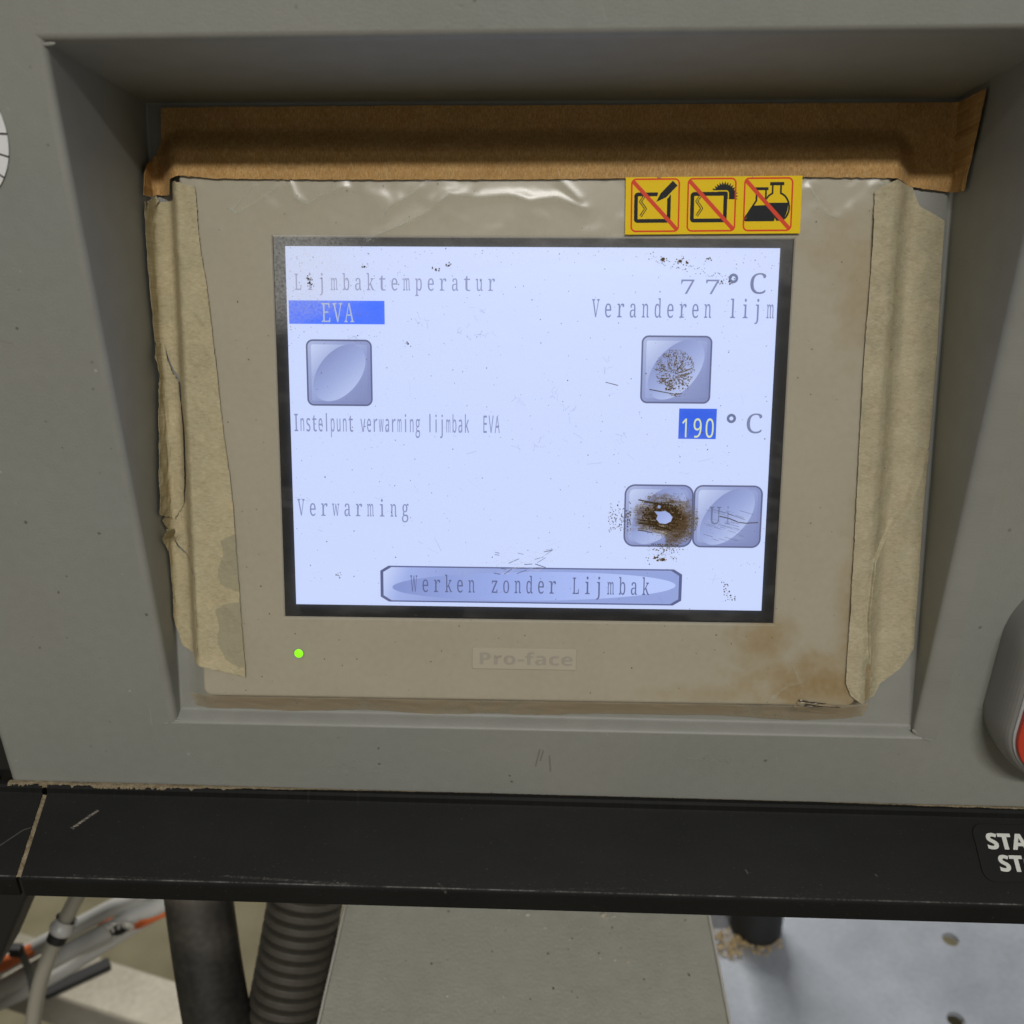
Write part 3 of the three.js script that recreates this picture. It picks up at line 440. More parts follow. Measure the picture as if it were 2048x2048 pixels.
// ---------------------------------------------------------------- masking tapes
{
  const crepe = (w, h, rgb, mmx, mmy, o) => { // fibrous crepe paper; mmx, mmy: millimetres per pixel
    const c = canvas(w, h), g = c.getContext('2d'), im = g.createImageData(w, h);
    for (let y = 0; y < h; y++) for (let x = 0; x < w; x++) {
      const X = x * mmx, Y = y * mmy, f = o.fx, e = o.fy;
      const k = o.fine * (0.9 * nz(X * f, Y * e, o.sd) + 0.6 * nz(X * f * 2.2, Y * e * 2.2, o.sd + 3) + 0.9 * (rnd() - 0.5)) + o.mott * (nz(X * 0.42, Y * 0.5, o.sd + 8) + 0.8 * nz(X * 1.1, Y * 1.2, o.sd + 9)) + o.blot * fbm(X * 0.07, Y * 0.06, o.sd + 5), gch = o.green * nz(X * 0.12, Y * 0.1, o.sd + 15), i = 4 * (y * w + x);
      im.data[i] = rgb[0] + k - gch; im.data[i + 1] = rgb[1] + k * 0.98; im.data[i + 2] = rgb[2] + k * 0.9 + gch * 0.4; im.data[i + 3] = 255;
    }
    g.putImageData(im, 0, 0);
    for (let i = 0; i < w * h * mmx * mmy * 1.6; i++) { const x = rr(0, w), y = rr(0, h), an = (o.across ? 1.57 : 0) + rr(-0.6, 0.6), l = rr(0.8, 3.4) / mmx; g.strokeStyle = `rgba(${rnd() < 0.7 ? '226,214,182' : '96,84,60'},${rr(0.03, 0.14)})`; g.lineWidth = rr(0.6, 1.5); g.beginPath(); g.moveTo(x, y); g.quadraticCurveTo(x + l * 0.5 * Math.cos(an) + rr(-2, 2), y + l * 0.5 * Math.sin(an) + rr(-2, 2), x + l * Math.cos(an), y + l * Math.sin(an)); g.stroke(); }
    return c;
  };
  const wrap = (c, x0, y0, w, h, srgb = true) => { const t = canvasTex(c, srgb); t.wrapS = t.wrapT = THREE.MirroredRepeatWrapping; t.repeat.set(1 / w, 1 / h); t.offset.set(-x0 / w, -y0 / h); return t; };
  const paper = (c, x0, y0, w, h, bump) => new THREE.MeshPhysicalMaterial({ map: wrap(c, x0, y0, w, h), bumpMap: wrap(c, x0, y0, w, h, false), bumpScale: bump, roughness: 0.75, specularIntensity: 0.6 });
  const cTop = crepe(1664, 200, [179, 139, 84], 0.25, 0.25, { fine: 24, mott: 8, blot: 8, green: 3, fx: 2.2, fy: 0.5, sd: 1, across: true });
  const mTop = paper(cTop, -0.2, 0.095, 0.416, 0.05, 0.00018);
  const cL = crepe(280, 980, [181, 169, 136], 0.25, 0.25, { fine: 6, mott: 5, blot: 9, green: 2, fx: 0.5, fy: 1.7, sd: 5 });
  { // where the paper sticks wet to the plastic it reads greyer, in two patches with a ragged outline
    const g = cL.getContext('2d'), X = (x) => (x + 0.19) / 0.07 * 280, Y = (y) => (0.115 - y) / 0.245 * 980;
    for (const pts of [[[-0.1312, -0.046], [-0.1385, -0.05], [-0.1375, -0.056], [-0.1405, -0.063], [-0.1395, -0.07], [-0.1325, -0.073], [-0.128, -0.072]], [[-0.1305, -0.0775], [-0.138, -0.0795], [-0.1425, -0.0815], [-0.141, -0.09], [-0.142, -0.098], [-0.1385, -0.1055], [-0.132, -0.1095], [-0.127, -0.108]]]) {
      g.fillStyle = 'rgba(140,136,116,0.5)'; g.beginPath(); for (let i = 0; i < pts.length; i++) { const [x0, y0] = pts[i], [x1, y1] = pts[(i + 1) % pts.length]; for (let k = 0; k < 6; k++) { const t = k / 6; g.lineTo(X(x0 + (x1 - x0) * t) + 3 * nz(i * 3 + t * 4, 2), Y(y0 + (y1 - y0) * t) + 3 * nz(i * 3 + t * 4, 7)); } } g.closePath(); g.fill();
    }
  }
  const mL = paper(cL, -0.19, -0.13, 0.07, 0.245, 0.00016);
  const cR = crepe(200, 980, [176, 166, 138], 0.25, 0.25, { fine: 6, mott: 6, blot: 10, green: 3, fx: 0.7, fy: 1.1, sd: 25 });
  const mR = paper(cR, 0.14, -0.13, 0.05, 0.245, 0.00016);

  const L = thing('masking_tape', 'cream masking tape, torn and peeling, on the side of the green status light', 'tape', 'panel');
  const LL = [[-0.1546, 0.1063], [-0.1549, 0.0992], [-0.1765, 0.0973], [-0.1763, 0.0835], [-0.1761, 0.0699], [-0.1759, 0.0638], [-0.1741, 0.0492], [-0.1735, 0.0385], [-0.1645, 0.0368], [-0.16, 0.0261], [-0.1563, 0.0205], [-0.1568, 0.0126], [-0.1546, -0.0022], [-0.1552, -0.02], [-0.1592, -0.036], [-0.1755, -0.041], [-0.166, -0.05], [-0.1585, -0.058], [-0.1525, -0.066], [-0.1524, -0.0893], [-0.1545, -0.1077]];
  const LR = [[-0.1427, 0.1031], [-0.1425, 0.099], [-0.1424, 0.0969], [-0.1421, 0.0834], [-0.1406, 0.0698], [-0.1398, 0.0638], [-0.1385, 0.0492], [-0.1378, 0.0385], [-0.1376, 0.0364], [-0.1367, 0.0254], [-0.1364, 0.0189], [-0.1358, 0.01], [-0.1352, 0], [-0.1331, -0.0198], [-0.1321, -0.036], [-0.1319, -0.0402], [-0.1317, -0.05], [-0.1315, -0.058], [-0.1312, -0.0657], [-0.1305, -0.0889], [-0.1294, -0.1133]];
  part('tape_strip', sheet(LL, LR, 44, 340, { lift: 0.0011, wr: 0.0009, edge: 0.0004, curl: (u, v) => 0.0008 * smooth(0.985, 1, v) }), mL, L);
  part('torn_piece', sheet([[-0.174, 0.0384], [-0.1755, 0.0314], [-0.1718, 0.0217], [-0.1737, 0.0123], [-0.1755, -0.0054], [-0.1776, -0.0202], [-0.1785, -0.0314], [-0.1794, -0.038]], [[-0.1652, 0.0374], [-0.1608, 0.0261], [-0.1574, 0.0205], [-0.1572, 0.0126], [-0.1556, -0.0022], [-0.1562, -0.02], [-0.158, -0.034], [-0.163, -0.042]], 30, 140, { lift: 0.0014, wr: 0.0012, edge: 0.0007, sd: 20, curl: (u, v) => 0.0012 * u * u * (0.3 + 0.7 * Math.abs(Math.sin(v * 7))) }), mL, L, 'ragged torn strip of tape curling off the recess wall');
  part('torn_piece', sheet([[-0.1814, -0.0441], [-0.1771, -0.0499], [-0.1703, -0.0571], [-0.1688, -0.0729], [-0.169, -0.0878], [-0.1627, -0.1023], [-0.1545, -0.1079]], [[-0.1745, -0.045], [-0.1655, -0.0512], [-0.1575, -0.0592], [-0.1516, -0.0672], [-0.1511, -0.0848], [-0.1517, -0.0985], [-0.1522, -0.1084]], 24, 120, { lift: 0.0014, wr: 0.0008, edge: 0.0006, sd: 33, curl: (u, v) => 0.0035 * smooth(0.16, 0, v) + 0.0012 * u * u * smooth(0.5, 0, v) }), mL, L, 'torn end of tape standing up from the recess corner');
  part('folded_end', sheet([[-0.1766, 0.0972], [-0.1722, 0.0988], [-0.166, 0.1012]], [[-0.1762, 0.0935], [-0.1705, 0.096], [-0.1625, 0.0988]], 12, 24, { lift: 0.0026, wr: 0.0005, edge: 0.0004, sd: 50 }), mL, L);

  const R = thing('masking_tape', 'cream masking tape in two torn layers, on the side of the yellow sticker', 'tape', 'panel');
  part('tape_strip', sheet([[0.1769, -0.0067], [0.169, -0.0308], [0.1525, -0.0559], [0.1511, -0.081], [0.1526, -0.0963], [0.1532, -0.1055], [0.1541, -0.1119], [0.1547, -0.1178], [0.1539, -0.1223]], [[0.1794, -0.0067], [0.1787, -0.0293], [0.1791, -0.057], [0.1793, -0.0812], [0.1795, -0.0986], [0.1734, -0.1084], [0.1647, -0.1158], [0.1625, -0.121], [0.1562, -0.1219]], 36, 180, { lift: 0.0009, wr: 0.0005, edge: 0.0003, w: 0.014, sd: 61 }), mR, R);
  part('tape_strip', sheet([[0.1522, 0.107], [0.1462, 0.1042], [0.143, 0.102], [0.1431, 0.0918], [0.1436, 0.0698], [0.1431, 0.037], [0.1435, 0.0026], [0.1441, -0.0293], [0.1444, -0.0579], [0.1447, -0.0829], [0.1447, -0.1092], [0.1448, -0.112], [0.1473, -0.1179], [0.1532, -0.1223]], [[0.1528, 0.1068], [0.1623, 0.1054], [0.1662, 0.098], [0.1778, 0.0918], [0.1782, 0.0709], [0.1794, 0.0374], [0.1794, -0.0044], [0.1715, -0.0317], [0.1547, -0.0559], [0.1533, -0.0809], [0.1563, -0.1035], [0.1624, -0.1158], [0.1618, -0.1218], [0.1554, -0.1218]], 44, 320, { lift: 0.0012, wr: 0.001, edge: 0.0003, w: 0.014, sd: 72, curl: (u, v) => 0.0022 * smooth(0.88, 1, u) * smooth(0.45, 0.52, v) * smooth(0.9, 0.75, v) }), mR, R);

  const T = thing('masking_tape', 'brown masking tape across the top of the touch panel under the recess overhang', 'tape', 'panel');
  const TA = [[-0.1765, 0.1083], [-0.1728, 0.1129], [-0.1635, 0.1181], [-0.1608, 0.1226], [-0.1597, 0.139], [-0.1551, 0.1391], [-0.1367, 0.1393], [-0.1097, 0.1395], [-0.0826, 0.1397], [-0.0438, 0.14], [-0.005, 0.1401], [0.0345, 0.1404], [0.074, 0.1407], [0.1131, 0.141], [0.1335, 0.1411], [0.1539, 0.1412], [0.1654, 0.1413], [0.1785, 0.1413], [0.189, 0.1405], [0.2064, 0.14]];
  for (const p of TA) if (p[1] > 0.13) p[1] -= 0.0014;
  const TB = [[-0.1777, 0.0996], [-0.1708, 0.1002], [-0.1635, 0.1016], [-0.1553, 0.1004], [-0.1545, 0.1065], [-0.1489, 0.1077], [-0.1346, 0.1065], [-0.1078, 0.1063], [-0.081, 0.1061], [-0.0427, 0.1063], [-0.0045, 0.1064], [0.0343, 0.1069], [0.0731, 0.1073], [0.1119, 0.1077], [0.132, 0.1075], [0.1521, 0.1074], [0.1682, 0.1048], [0.1848, 0.1029], [0.1935, 0.1019], [0.2035, 0.1287]];
  part('tape_strip', sheet(TA, TB, 60, 420, { lift: 0.0015, wr: 0.0006, edge: 0.0003, w: 0.013, sd: 90, along: true }), mTop, T);
}

// ---------------------------------------------------------------- things on the housing's front
{
  const dial = thing('dial_sticker', 'round white scale sticker with black tick marks on the grey housing', 'sticker');
  const c = canvas(512, 512), g = c.getContext('2d'); g.fillStyle = '#e9e9ea'; g.fillRect(0, 0, 512, 512); g.translate(256, 256);
  g.fillStyle = '#141414'; g.strokeStyle = '#141414'; for (let i = 0; i < 22; i++) { g.save(); g.rotate((i * 16.36 + 1) * Math.PI / 180); g.fillRect(i % 2 ? 222 : 200, -3, 60, 6); g.restore(); }
  g.lineWidth = 4; g.beginPath(); g.arc(0, 0, 150, 0, 7); g.stroke();
  const dg = new THREE.CylinderGeometry(0.0272, 0.0272, 0.0004, 96); dg.rotateX(Math.PI / 2); planarUV(dg, (x, y) => [x / 0.0544 + 0.5, y / 0.0544 + 0.5]); dg.translate(-0.2125, 0.1255, ZF + 0.0005);
  part('sticker_disc', dg, new THREE.MeshPhysicalMaterial({ map: canvasTex(c), roughness: 0.4 }), dial);

  const bt = thing('push_button_box', 'grey rounded switch box with green and red push buttons on the housing', 'push button');
  const cs = new THREE.ExtrudeGeometry(roundedRect(0.2083, -0.1478, 0.2965, -0.045, 0.034), { depth: 0.008, bevelEnabled: true, bevelThickness: 0.0125, bevelSize: 0.0045, bevelOffset: -0.0045, bevelSegments: 8, curveSegments: 24 }); cs.translate(0, 0, ZF + 0.0005);
  const casing = cs; part('casing', boxUV(casing), new THREE.MeshPhysicalMaterial({ color: lin(0.25, 0.245, 0.23), roughness: 0.4 }), bt);
  const rimg = new THREE.ExtrudeGeometry(roundedRect(0.2122, -0.1428, 0.2915, -0.0515, 0.029), { depth: 0.0006, bevelEnabled: true, bevelThickness: 0.0004, bevelSize: 0.0004, bevelOffset: -0.0004, bevelSegments: 2, curveSegments: 24 }); rimg.translate(0, 0, ZF + 0.0208);
  part('face_rim', boxUV(rimg), new THREE.MeshPhysicalMaterial({ color: lin(0.42, 0.42, 0.42), roughness: 0.35 }), bt);
  const half = (y0, y1, up) => { const s = new THREE.Shape(), r = 0.027, x0 = 0.2135, x1 = 0.2895; if (up) { s.moveTo(x0, y0); s.lineTo(x1, y0); s.lineTo(x1, y1 - r); s.absarc(x1 - r, y1 - r, r, 0, Math.PI / 2); s.lineTo(x0 + r, y1); s.absarc(x0 + r, y1 - r, r, Math.PI / 2, Math.PI); } else { s.moveTo(x0, y1); s.lineTo(x0, y0 + r); s.absarc(x0 + r, y0 + r, r, Math.PI, Math.PI * 1.5); s.lineTo(x1 - r, y0); s.absarc(x1 - r, y0 + r, r, -Math.PI / 2, 0); s.lineTo(x1, y1); } const g2 = new THREE.ExtrudeGeometry(s, { depth: 0.0022, bevelEnabled: true, bevelThickness: 0.0008, bevelSize: 0.0008, bevelOffset: -0.0008, bevelSegments: 3, curveSegments: 20 }); g2.translate(0, 0, ZF + 0.021); return boxUV(g2); };
  part('green_button', half(-0.0935, -0.0535, true), new THREE.MeshPhysicalMaterial({ color: lin(0.015, 0.14, 0.05), roughness: 0.4 }), bt, 'green start button');
  part('red_button', half(-0.1414, -0.1025, false), new THREE.MeshPhysicalMaterial({ color: lin(0.55, 0.05, 0.025), roughness: 0.4 }), bt, 'red stop button');
}

// ---------------------------------------------------------------- black ledge under the housing
const ROLL = -0.0088;
{
  const LX0 = -0.34, LXW = 0.96, TW = 2048, THH = 256, c = canvas(TW, THH), g = c.getContext('2d'), im = g.createImageData(TW, THH);
  for (let y = 0; y < THH; y++) for (let x = 0; x < TW; x++) { const k = 4 * fbm(x * 0.01, y * 0.012, 2) + 4 * (rnd() - 0.5) + 2 * nz(x * 0.3, y * 0.3), i = 4 * (y * TW + x); im.data[i] = 24 + k; im.data[i + 1] = 24 + k; im.data[i + 2] = 23 + k; im.data[i + 3] = 255; }
  g.putImageData(im, 0, 0);
  const X = (x) => (x - LX0) / LXW * TW, Y = (s) => s * THH / 0.06;          // s: metres from the back edge down the slope
  for (let i = 0; i < 2600; i++) { g.fillStyle = `rgba(${rnd() < 0.8 ? '150,146,136' : '215,212,205'},${0.5 * rnd() ** 3 + 0.04})`; g.fillRect(rr(0, TW), rr(0, THH), rr(0.5, 1.2), rr(0.5, 1.2)); }
  for (let i = 0; i < 500; i++) { const x = rnd() < 0.5 ? X(rr(-0.2, 0.0)) : X(rr(0.0, 0.2)); g.fillStyle = `rgba(150,148,140,${rr(0.05, 0.3)})`; g.fillRect(x, Y(0.0385 - 0.008 * rnd() ** 2), rr(0.6, 2.4), rr(0.5, 1.2)); }
  const smear = (x0, s0, x1, s1, w, al, n) => { for (let i = 0; i < n; i++) { const t = rnd(), x = X(x0 + (x1 - x0) * t) + rr(-w, w), y = Y(s0 + (s1 - s0) * t) + rr(-w, w) * 0.7; g.fillStyle = `rgba(150,140,128,${rr(0.2, 1) * al})`; g.beginPath(); g.ellipse(x, y, rr(0.5, 1.6), rr(0.4, 0.9), -0.6, 0, 7); g.fill(); } };
  smear(-0.2165, 0.0155, -0.2065, 0.0065, 1.6, 0.8, 150); smear(-0.14, 0.0355, -0.08, 0.0375, 3, 0.22, 420); smear(-0.21, 0.037, -0.15, 0.0375, 2, 0.14, 160); smear(-0.038, 0.036, -0.034, 0.0405, 1.5, 0.35, 30); smear(0.0, 0.038, 0.05, 0.036, 3, 0.13, 160);
  for (const [x0, s0, x1, s1] of [[-0.255, 0.03, -0.24, 0.017], [-0.24, 0.017, -0.236, 0.0155], [0.105, 0.026, 0.106, 0.028], [0.165, 0.0265, 0.166, 0.0275]]) { g.strokeStyle = 'rgba(150,148,140,0.6)'; g.lineWidth = 1.1; g.beginPath(); g.moveTo(X(x0), Y(s0)); g.lineTo(X(x1), Y(s1)); g.stroke(); }
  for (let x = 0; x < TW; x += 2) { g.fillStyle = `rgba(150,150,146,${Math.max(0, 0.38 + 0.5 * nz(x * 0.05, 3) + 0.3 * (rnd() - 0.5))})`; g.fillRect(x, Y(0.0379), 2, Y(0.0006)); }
  const tex = canvasTex(c); tex.wrapS = tex.wrapT = THREE.MirroredRepeatWrapping;
  const mat = new THREE.MeshPhysicalMaterial({ map: tex, roughness: 0.6, specularIntensity: 0.35, bumpMap: (() => { const t = peel.clone(); t.repeat.set(26, 1.7); t.needsUpdate = true; return t; })(), bumpScale: 0.00005 });
  // profile in (z, y): little upstand against the housing, sloping top, front lip
  const prof = [[0.0352, -0.1742], [0.0376, -0.1742], [0.0388, -0.1752], [0.0392, -0.1778], [0.0402, -0.1786], [0.0737, -0.1969], [0.0743, -0.1975], [0.0745, -0.1985], [0.0745, -0.2085], [0.0725, -0.2085], [0.0725, -0.2005], [0.0352, -0.183]];
  const slab = (x0, x1) => { const g2 = extrude(prof.map(([z, y]) => [-z, y]).reverse(), x1 - x0); g2.rotateY(Math.PI / 2); g2.translate(x0, 0, 0); const h = g2; planarUV(h, (x, y, z) => [(x - LX0) / LXW, 1 - (Math.hypot(z - 0.0402, y + 0.1786) * (z > 0.04 ? 1 : 0)) / 0.06]); return toCreasedNormals(h, 0.6); };
  const ledge = thing('black_ledge', 'matt black sloping ledge with dusty seams along the bottom of the grey housing', 'ledge'); ledge.rotation.z = ROLL; ledge.position.y = H0 - 0.0008;
  part('ledge_plate', slab(-0.2338, 0.62), mat, ledge);
  part('end_plate', slab(-0.34, -0.2362), mat, ledge, 'short end piece of the ledge beyond the dusty seam');
  // dust lying in the seam and along the upstand
  const seam = grid(6, 60, (u, v) => { const x = -0.2362 + 0.0024 * u, t = v; const z = 0.0395 + 0.0345 * t, y = -0.1783 - 0.0183 * t - 0.0004 - 0.0005 * Math.abs(u - 0.5) * 2 + 0.0005 * nz(x * 2000, t * 60, 3); return [x, y, z]; }, (u, v) => [u * 0.0024, v * 0.04]); seam.index.array.reverse(); seam.computeVertexNormals();
  const sd = part('seam_dust', seam, M.dust, ledge, 'pale dust packed into the seam'); sd.userData.kind = 'stuff';
  const bead = (x0, x1, amt) => { const n = Math.round((x1 - x0) * 1600); return grid(n, 6, (u, v) => { const x = x0 + (x1 - x0) * u, q = Math.max(0.03, amt(x) * (0.8 + 0.3 * nz(x * 90, 1) + 0.25 * nz(x * 420, 4) + 0.2 * nz(x * 1300, 6))); const z = 0.0352 + 0.0036 * Math.min(1, q) * v, h = 0.0007 * Math.min(1, q) * Math.sin(Math.PI * (0.3 + 0.7 * v)); return [x, -0.17425 + h - 0.0011 * q * smooth(0.65, 1, v) + 0.00018 * nz(x * 1900, v * 5, 2), z]; }, (u, v) => [x0 + (x1 - x0) * u, v * 0.005]); };
  const d1 = bead(-0.2535, 0.5, (x) => 0.12 + 0.8 * smooth(-0.08, -0.2, x) + 0.5 * smooth(0.13, 0.24, x) + 0.2 * smooth(-0.02, -0.1, x)); d1.index.array.reverse(); d1.computeVertexNormals();
  const dd = part('ledge_dust', d1, M.dust, ledge, 'line of pale dust along the back of the ledge'); dd.userData.kind = 'stuff';

  // start stop label
  const lab = thing('start_stop_label', 'black label with white START STOP lettering on the black ledge', 'label'); lab.rotation.z = ROLL; lab.position.y = H0 - 0.0008;
  const LW = 0.0428, LH = 0.0265, lc = canvas(1024, 634), lg = lc.getContext('2d'); lg.fillStyle = '#191918'; lg.fillRect(0, 0, 1024, 634); const q = 1024 / LW;
  lg.fillStyle = '#d8d9d2'; lg.textBaseline = 'alphabetic'; lg.textAlign = 'center';
  const word = (w, cx, base, cap, wid) => { lg.font = `bold ${cap / 0.714}px sans-serif`; const m = lg.measureText(w).width; lg.save(); lg.translate(cx, base); lg.scale(wid / m, 1); lg.lineWidth = 9; lg.strokeStyle = '#d8d9d2'; lg.lineJoin = 'miter'; lg.strokeText(w, 0, 0); lg.fillText(w, 0, 0); lg.restore(); };
  word('START', 0.0214 * q, 0.0116 * q, 0.0071 * q, 0.0325 * q); word('STOP', 0.0214 * q, 0.0217 * q, 0.0071 * q, 0.0263 * q);
  const sh = roundedRect(0, -LH, LW, 0, 0.005), lgeo = new THREE.ExtrudeGeometry(sh, { depth: 0.0002, bevelEnabled: true, bevelThickness: 0.0001, bevelSize: 0.0001, bevelOffset: 0, bevelSegments: 1, curveSegments: 10 });
  planarUV(lgeo, (x, y) => [x / LW, 1 + y / LH]);
  const lm = part('label_sheet', lgeo, new THREE.MeshPhysicalMaterial({ map: canvasTex(lc), roughness: 0.55, specularIntensity: 0.5 }), lab);
  lm.rotation.x = -Math.PI / 2 + 0.5; lm.position.set(0.2150, -0.1792, 0.0421);
}

// ---------------------------------------------------------------- beam under the ledge
{
  const hammer = noiseTex(512, (u, v) => { const k = 128 + 95 * tile(u, v, 26) + 45 * tile(u, v, 60, 4); return [k, k, k]; }, false, 16);
  const tone = noiseTex(512, (u, v) => { const k = 6 * tile(u, v, 5) + 5 * tile(u, v, 24, 2) + 8 * (rnd() - 0.5); return [178 + k, 177 + k, 164 + k]; }, true, 5);
  const beam = thing('machine_beam', 'wide grey textured machine beam strewn with wood chips below the ledge', 'beam');
  part('beam_top', box(-0.1195, 0.1192, -0.3622, -0.36, -0.5, 0.25, 0.0006), new THREE.MeshPhysicalMaterial({ map: tone, roughness: 0.5, bumpMap: hammer, bumpScale: 0.0003 }), beam);
  const edgeM = new THREE.MeshPhysicalMaterial({ color: lin(0.62, 0.6, 0.54), roughness: 0.35 });
  part('beam_flange', box(0.1194, 0.1212, -0.42, -0.3592, -0.5, 0.25, 0.0007), edgeM, beam, 'thin worn bright edge of the beam');
  part('beam_flange', box(-0.1213, -0.1197, -0.42, -0.3592, -0.5, 0.25, 0.0007), edgeM, beam);
  // crumbs of wood and paint lying on the beam
  const mats = [[0.5, 0.46, 0.36], [0.62, 0.6, 0.54], [0.06, 0.06, 0.05]].map((k) => new THREE.MeshStandardMaterial({ color: lin(...k), roughness: 0.9 }));
  const chips = new THREE.Group(); chips.name = 'wood_chips'; chips.position.set(0, H0, 0); chips.userData = { label: 'scattered wood chips and dust specks lying on the grey beam', category: 'wood chips', kind: 'stuff' }; scene.add(chips);
  const sets = [[], [], []];
  const chip = (x, z, s, k) => { const g = new THREE.IcosahedronGeometry(1, 0); g.scale(s * rr(0.7, 1.6), s * 0.45, s * rr(0.5, 1)); g.rotateY(rr(0, 6)); g.translate(x, -0.36 + s * 0.3, z); sets[k].push(g); };
  for (let i = 0; i < 130; i++) chip(rr(-0.09, 0.117), rr(-0.06, 0.03) - 0.02 * rnd(), 0.0002 + 0.0007 * rnd() ** 3, rnd() < 0.45 ? 2 : rnd() < 0.6 ? 0 : 1);
  for (const [x, z, s, k] of [[0.051, -0.054, 0.0024, 0], [0.053, -0.052, 0.0012, 0], [0.058, -0.053, 0.001, 1], [-0.012, -0.0575, 0.0014, 1], [0.001, -0.053, 0.0012, 1], [0.036, -0.043, 0.001, 0], [0.056, -0.02, 0.001, 1], [0.064, -0.019, 0.0012, 0], [0.047, -0.021, 0.0008, 1], [0.084, -0.018, 0.0008, 0]]) chip(x, z, s, k);
  sets.forEach((s, k) => part('chip_scatter', mergeGeometries(s), mats[k], chips).userData.kind = 'stuff');
}

// ---------------------------------------------------------------- hoses and cables below
{
  const stainTex = noiseTex(512, (u, v) => { const k = 12 * tile(u, v, 6) + 60 * Math.max(0, tile(u, v, 3, 5)) + 12 * tile(u, v, 30, 2); return [42 + k, 40 + k * 0.92, 37 + k * 0.8]; }, true, 1); stainTex.repeat.set(10, 9);
  const pipe = thing('rubber_pipe', 'smooth black rubber pipe smeared with dust below the ledge', 'pipe');
  part('pipe_body', sweep([[-0.2115, -0.15, -0.125], [-0.2125, -0.25, -0.075], [-0.2115, -0.305, -0.0499], [-0.2032, -0.3622, -0.0222], [-0.195, -0.4045, -0.0018], [-0.185, -0.46, 0.024], [-0.178, -0.53, 0.05]], 0.0207, 60, 40).geo, new THREE.MeshPhysicalMaterial({ map: stainTex, roughness: 0.5 }), pipe);
  const hose = thing('corrugated_hose', 'ribbed dark brown grey flexible hose below the ledge', 'hose');
  const hoseTone = noiseTex(256, (u, v) => { const k = 8 * tile(u, v, 6) + 6 * tile(u, v, 40, 2); return [74 + k, 70 + k, 62 + k]; }, true, 10);
  part('hose_body', sweep([[-0.118, -0.2, -0.12], [-0.13, -0.27, -0.086], [-0.1387, -0.3165, -0.063], [-0.1494, -0.375, -0.0341], [-0.158, -0.4184, -0.0127], [-0.168, -0.47, 0.012], [-0.178, -0.53, 0.04]], (s) => { const t = (s / 0.0078) % 1, w = Math.abs(t - 0.5) * 2; return 0.0243 - 0.005 * smooth(0.55, 0.97, w); }, 620, 40).geo, new THREE.MeshPhysicalMaterial({ map: hoseTone, roughness: 0.55 }), hose);

  const grey = new THREE.MeshPhysicalMaterial({ color: lin(0.6, 0.6, 0.57), roughness: 0.45 });
  const cab = (label, pts, r) => { const t = thing('power_cable', label, 'cable'); part('cable_sheath', sweep(pts, r, 90, 20).geo, grey, t); return t; };
  const G = 'grey cables';
  cab('upper thick light grey cable running behind the plastic tube', [[-0.56, -0.618, -0.133], [-0.4684, -0.5699, -0.1591], [-0.4354, -0.5529, -0.1683], [-0.3952, -0.5343, -0.1786], [-0.3594, -0.5174, -0.1879], [-0.343, -0.5125, -0.191], [-0.3281, -0.5035, -0.1961], [-0.2878, -0.4865, -0.2055], [-0.15, -0.44, -0.24]], 0.0071);
  const cb = cab('thick light grey cable with a frayed hole in its sheath', [[-0.56, -0.634, -0.122], [-0.4683, -0.5868, -0.1498], [-0.4352, -0.5698, -0.159], [-0.395, -0.5497, -0.17], [-0.3548, -0.5303, -0.1807], [-0.34, -0.521, -0.186], [-0.3235, -0.5166, -0.1882], [-0.2878, -0.498, -0.1983], [-0.15, -0.45, -0.235]], 0.0077);
  cab('lower light grey cable resting against the square metal tube', [[-0.56, -0.645, -0.135], [-0.4739, -0.604, -0.1524], [-0.4522, -0.5958, -0.157], [-0.4332, -0.5876, -0.1625], [-0.4, -0.577, -0.18], [-0.36, -0.562, -0.203], [-0.3, -0.532, -0.222], [-0.2, -0.49, -0.25]], 0.0068);
  const hol = new THREE.SphereGeometry(1, 16, 12); hol.scale(0.0115, 0.0055, 0.0036); hol.rotateZ(0.55); hol.translate(-0.3508, -0.5277, -0.1736); part('frayed_hole', hol, M.blackPlastic, cb, 'dark frayed hole');
  const fr = []; for (let i = 0; i < 46; i++) { const a = rr(0, 6.3), x = -0.3508 + 0.0125 * Math.cos(a) * Math.cos(0.55) - 0.0062 * Math.sin(a) * 0.5, y = -0.5277 + 0.0125 * Math.cos(a) * 0.5 + 0.0062 * Math.sin(a); const g = new THREE.ConeGeometry(0.0013, rr(0.004, 0.01), 5); g.rotateZ(a - 1.2 + rr(-0.7, 0.7)); g.rotateX(rr(-0.6, 0.6)); g.translate(x, y, -0.1728 + rr(-0.001, 0.0015)); fr.push(g); }
  for (let i = 0; i < 24; i++) { const t = rnd(), g = new THREE.ConeGeometry(0.0008, rr(0.003, 0.006), 5); g.rotateZ(rr(2, 4)); g.translate(-0.356 - 0.03 * t + rr(-0.001, 0.001), -0.537 - 0.018 * t + rr(-0.001, 0.001), -0.169); fr.push(g); }
  part('frayed_fibres', mergeGeometries(fr), new THREE.MeshStandardMaterial({ color: lin(0.6, 0.58, 0.52), roughness: 1 }), cb, 'pale frayed fibres round the hole').userData.kind = 'stuff';

  const or = thing('orange_cable', 'thin orange cable bundled with the grey cables', 'cable');
  const om = new THREE.MeshPhysicalMaterial({ color: lin(0.72, 0.17, 0.05), roughness: 0.45 });
  part('cable_sheath', sweep([[-0.56, -0.585, -0.14], [-0.4604, -0.5542, -0.1554], [-0.4417, -0.5486, -0.159], [-0.4273, -0.5465, -0.1697], [-0.4098, -0.5449, -0.1825], [-0.3864, -0.5478, -0.1989], [-0.3581, -0.5566, -0.2014], [-0.3298, -0.5417, -0.2013], [-0.2983, -0.5285, -0.2101], [-0.15, -0.47, -0.25]], 0.0042, 120, 14).geo, om, or);
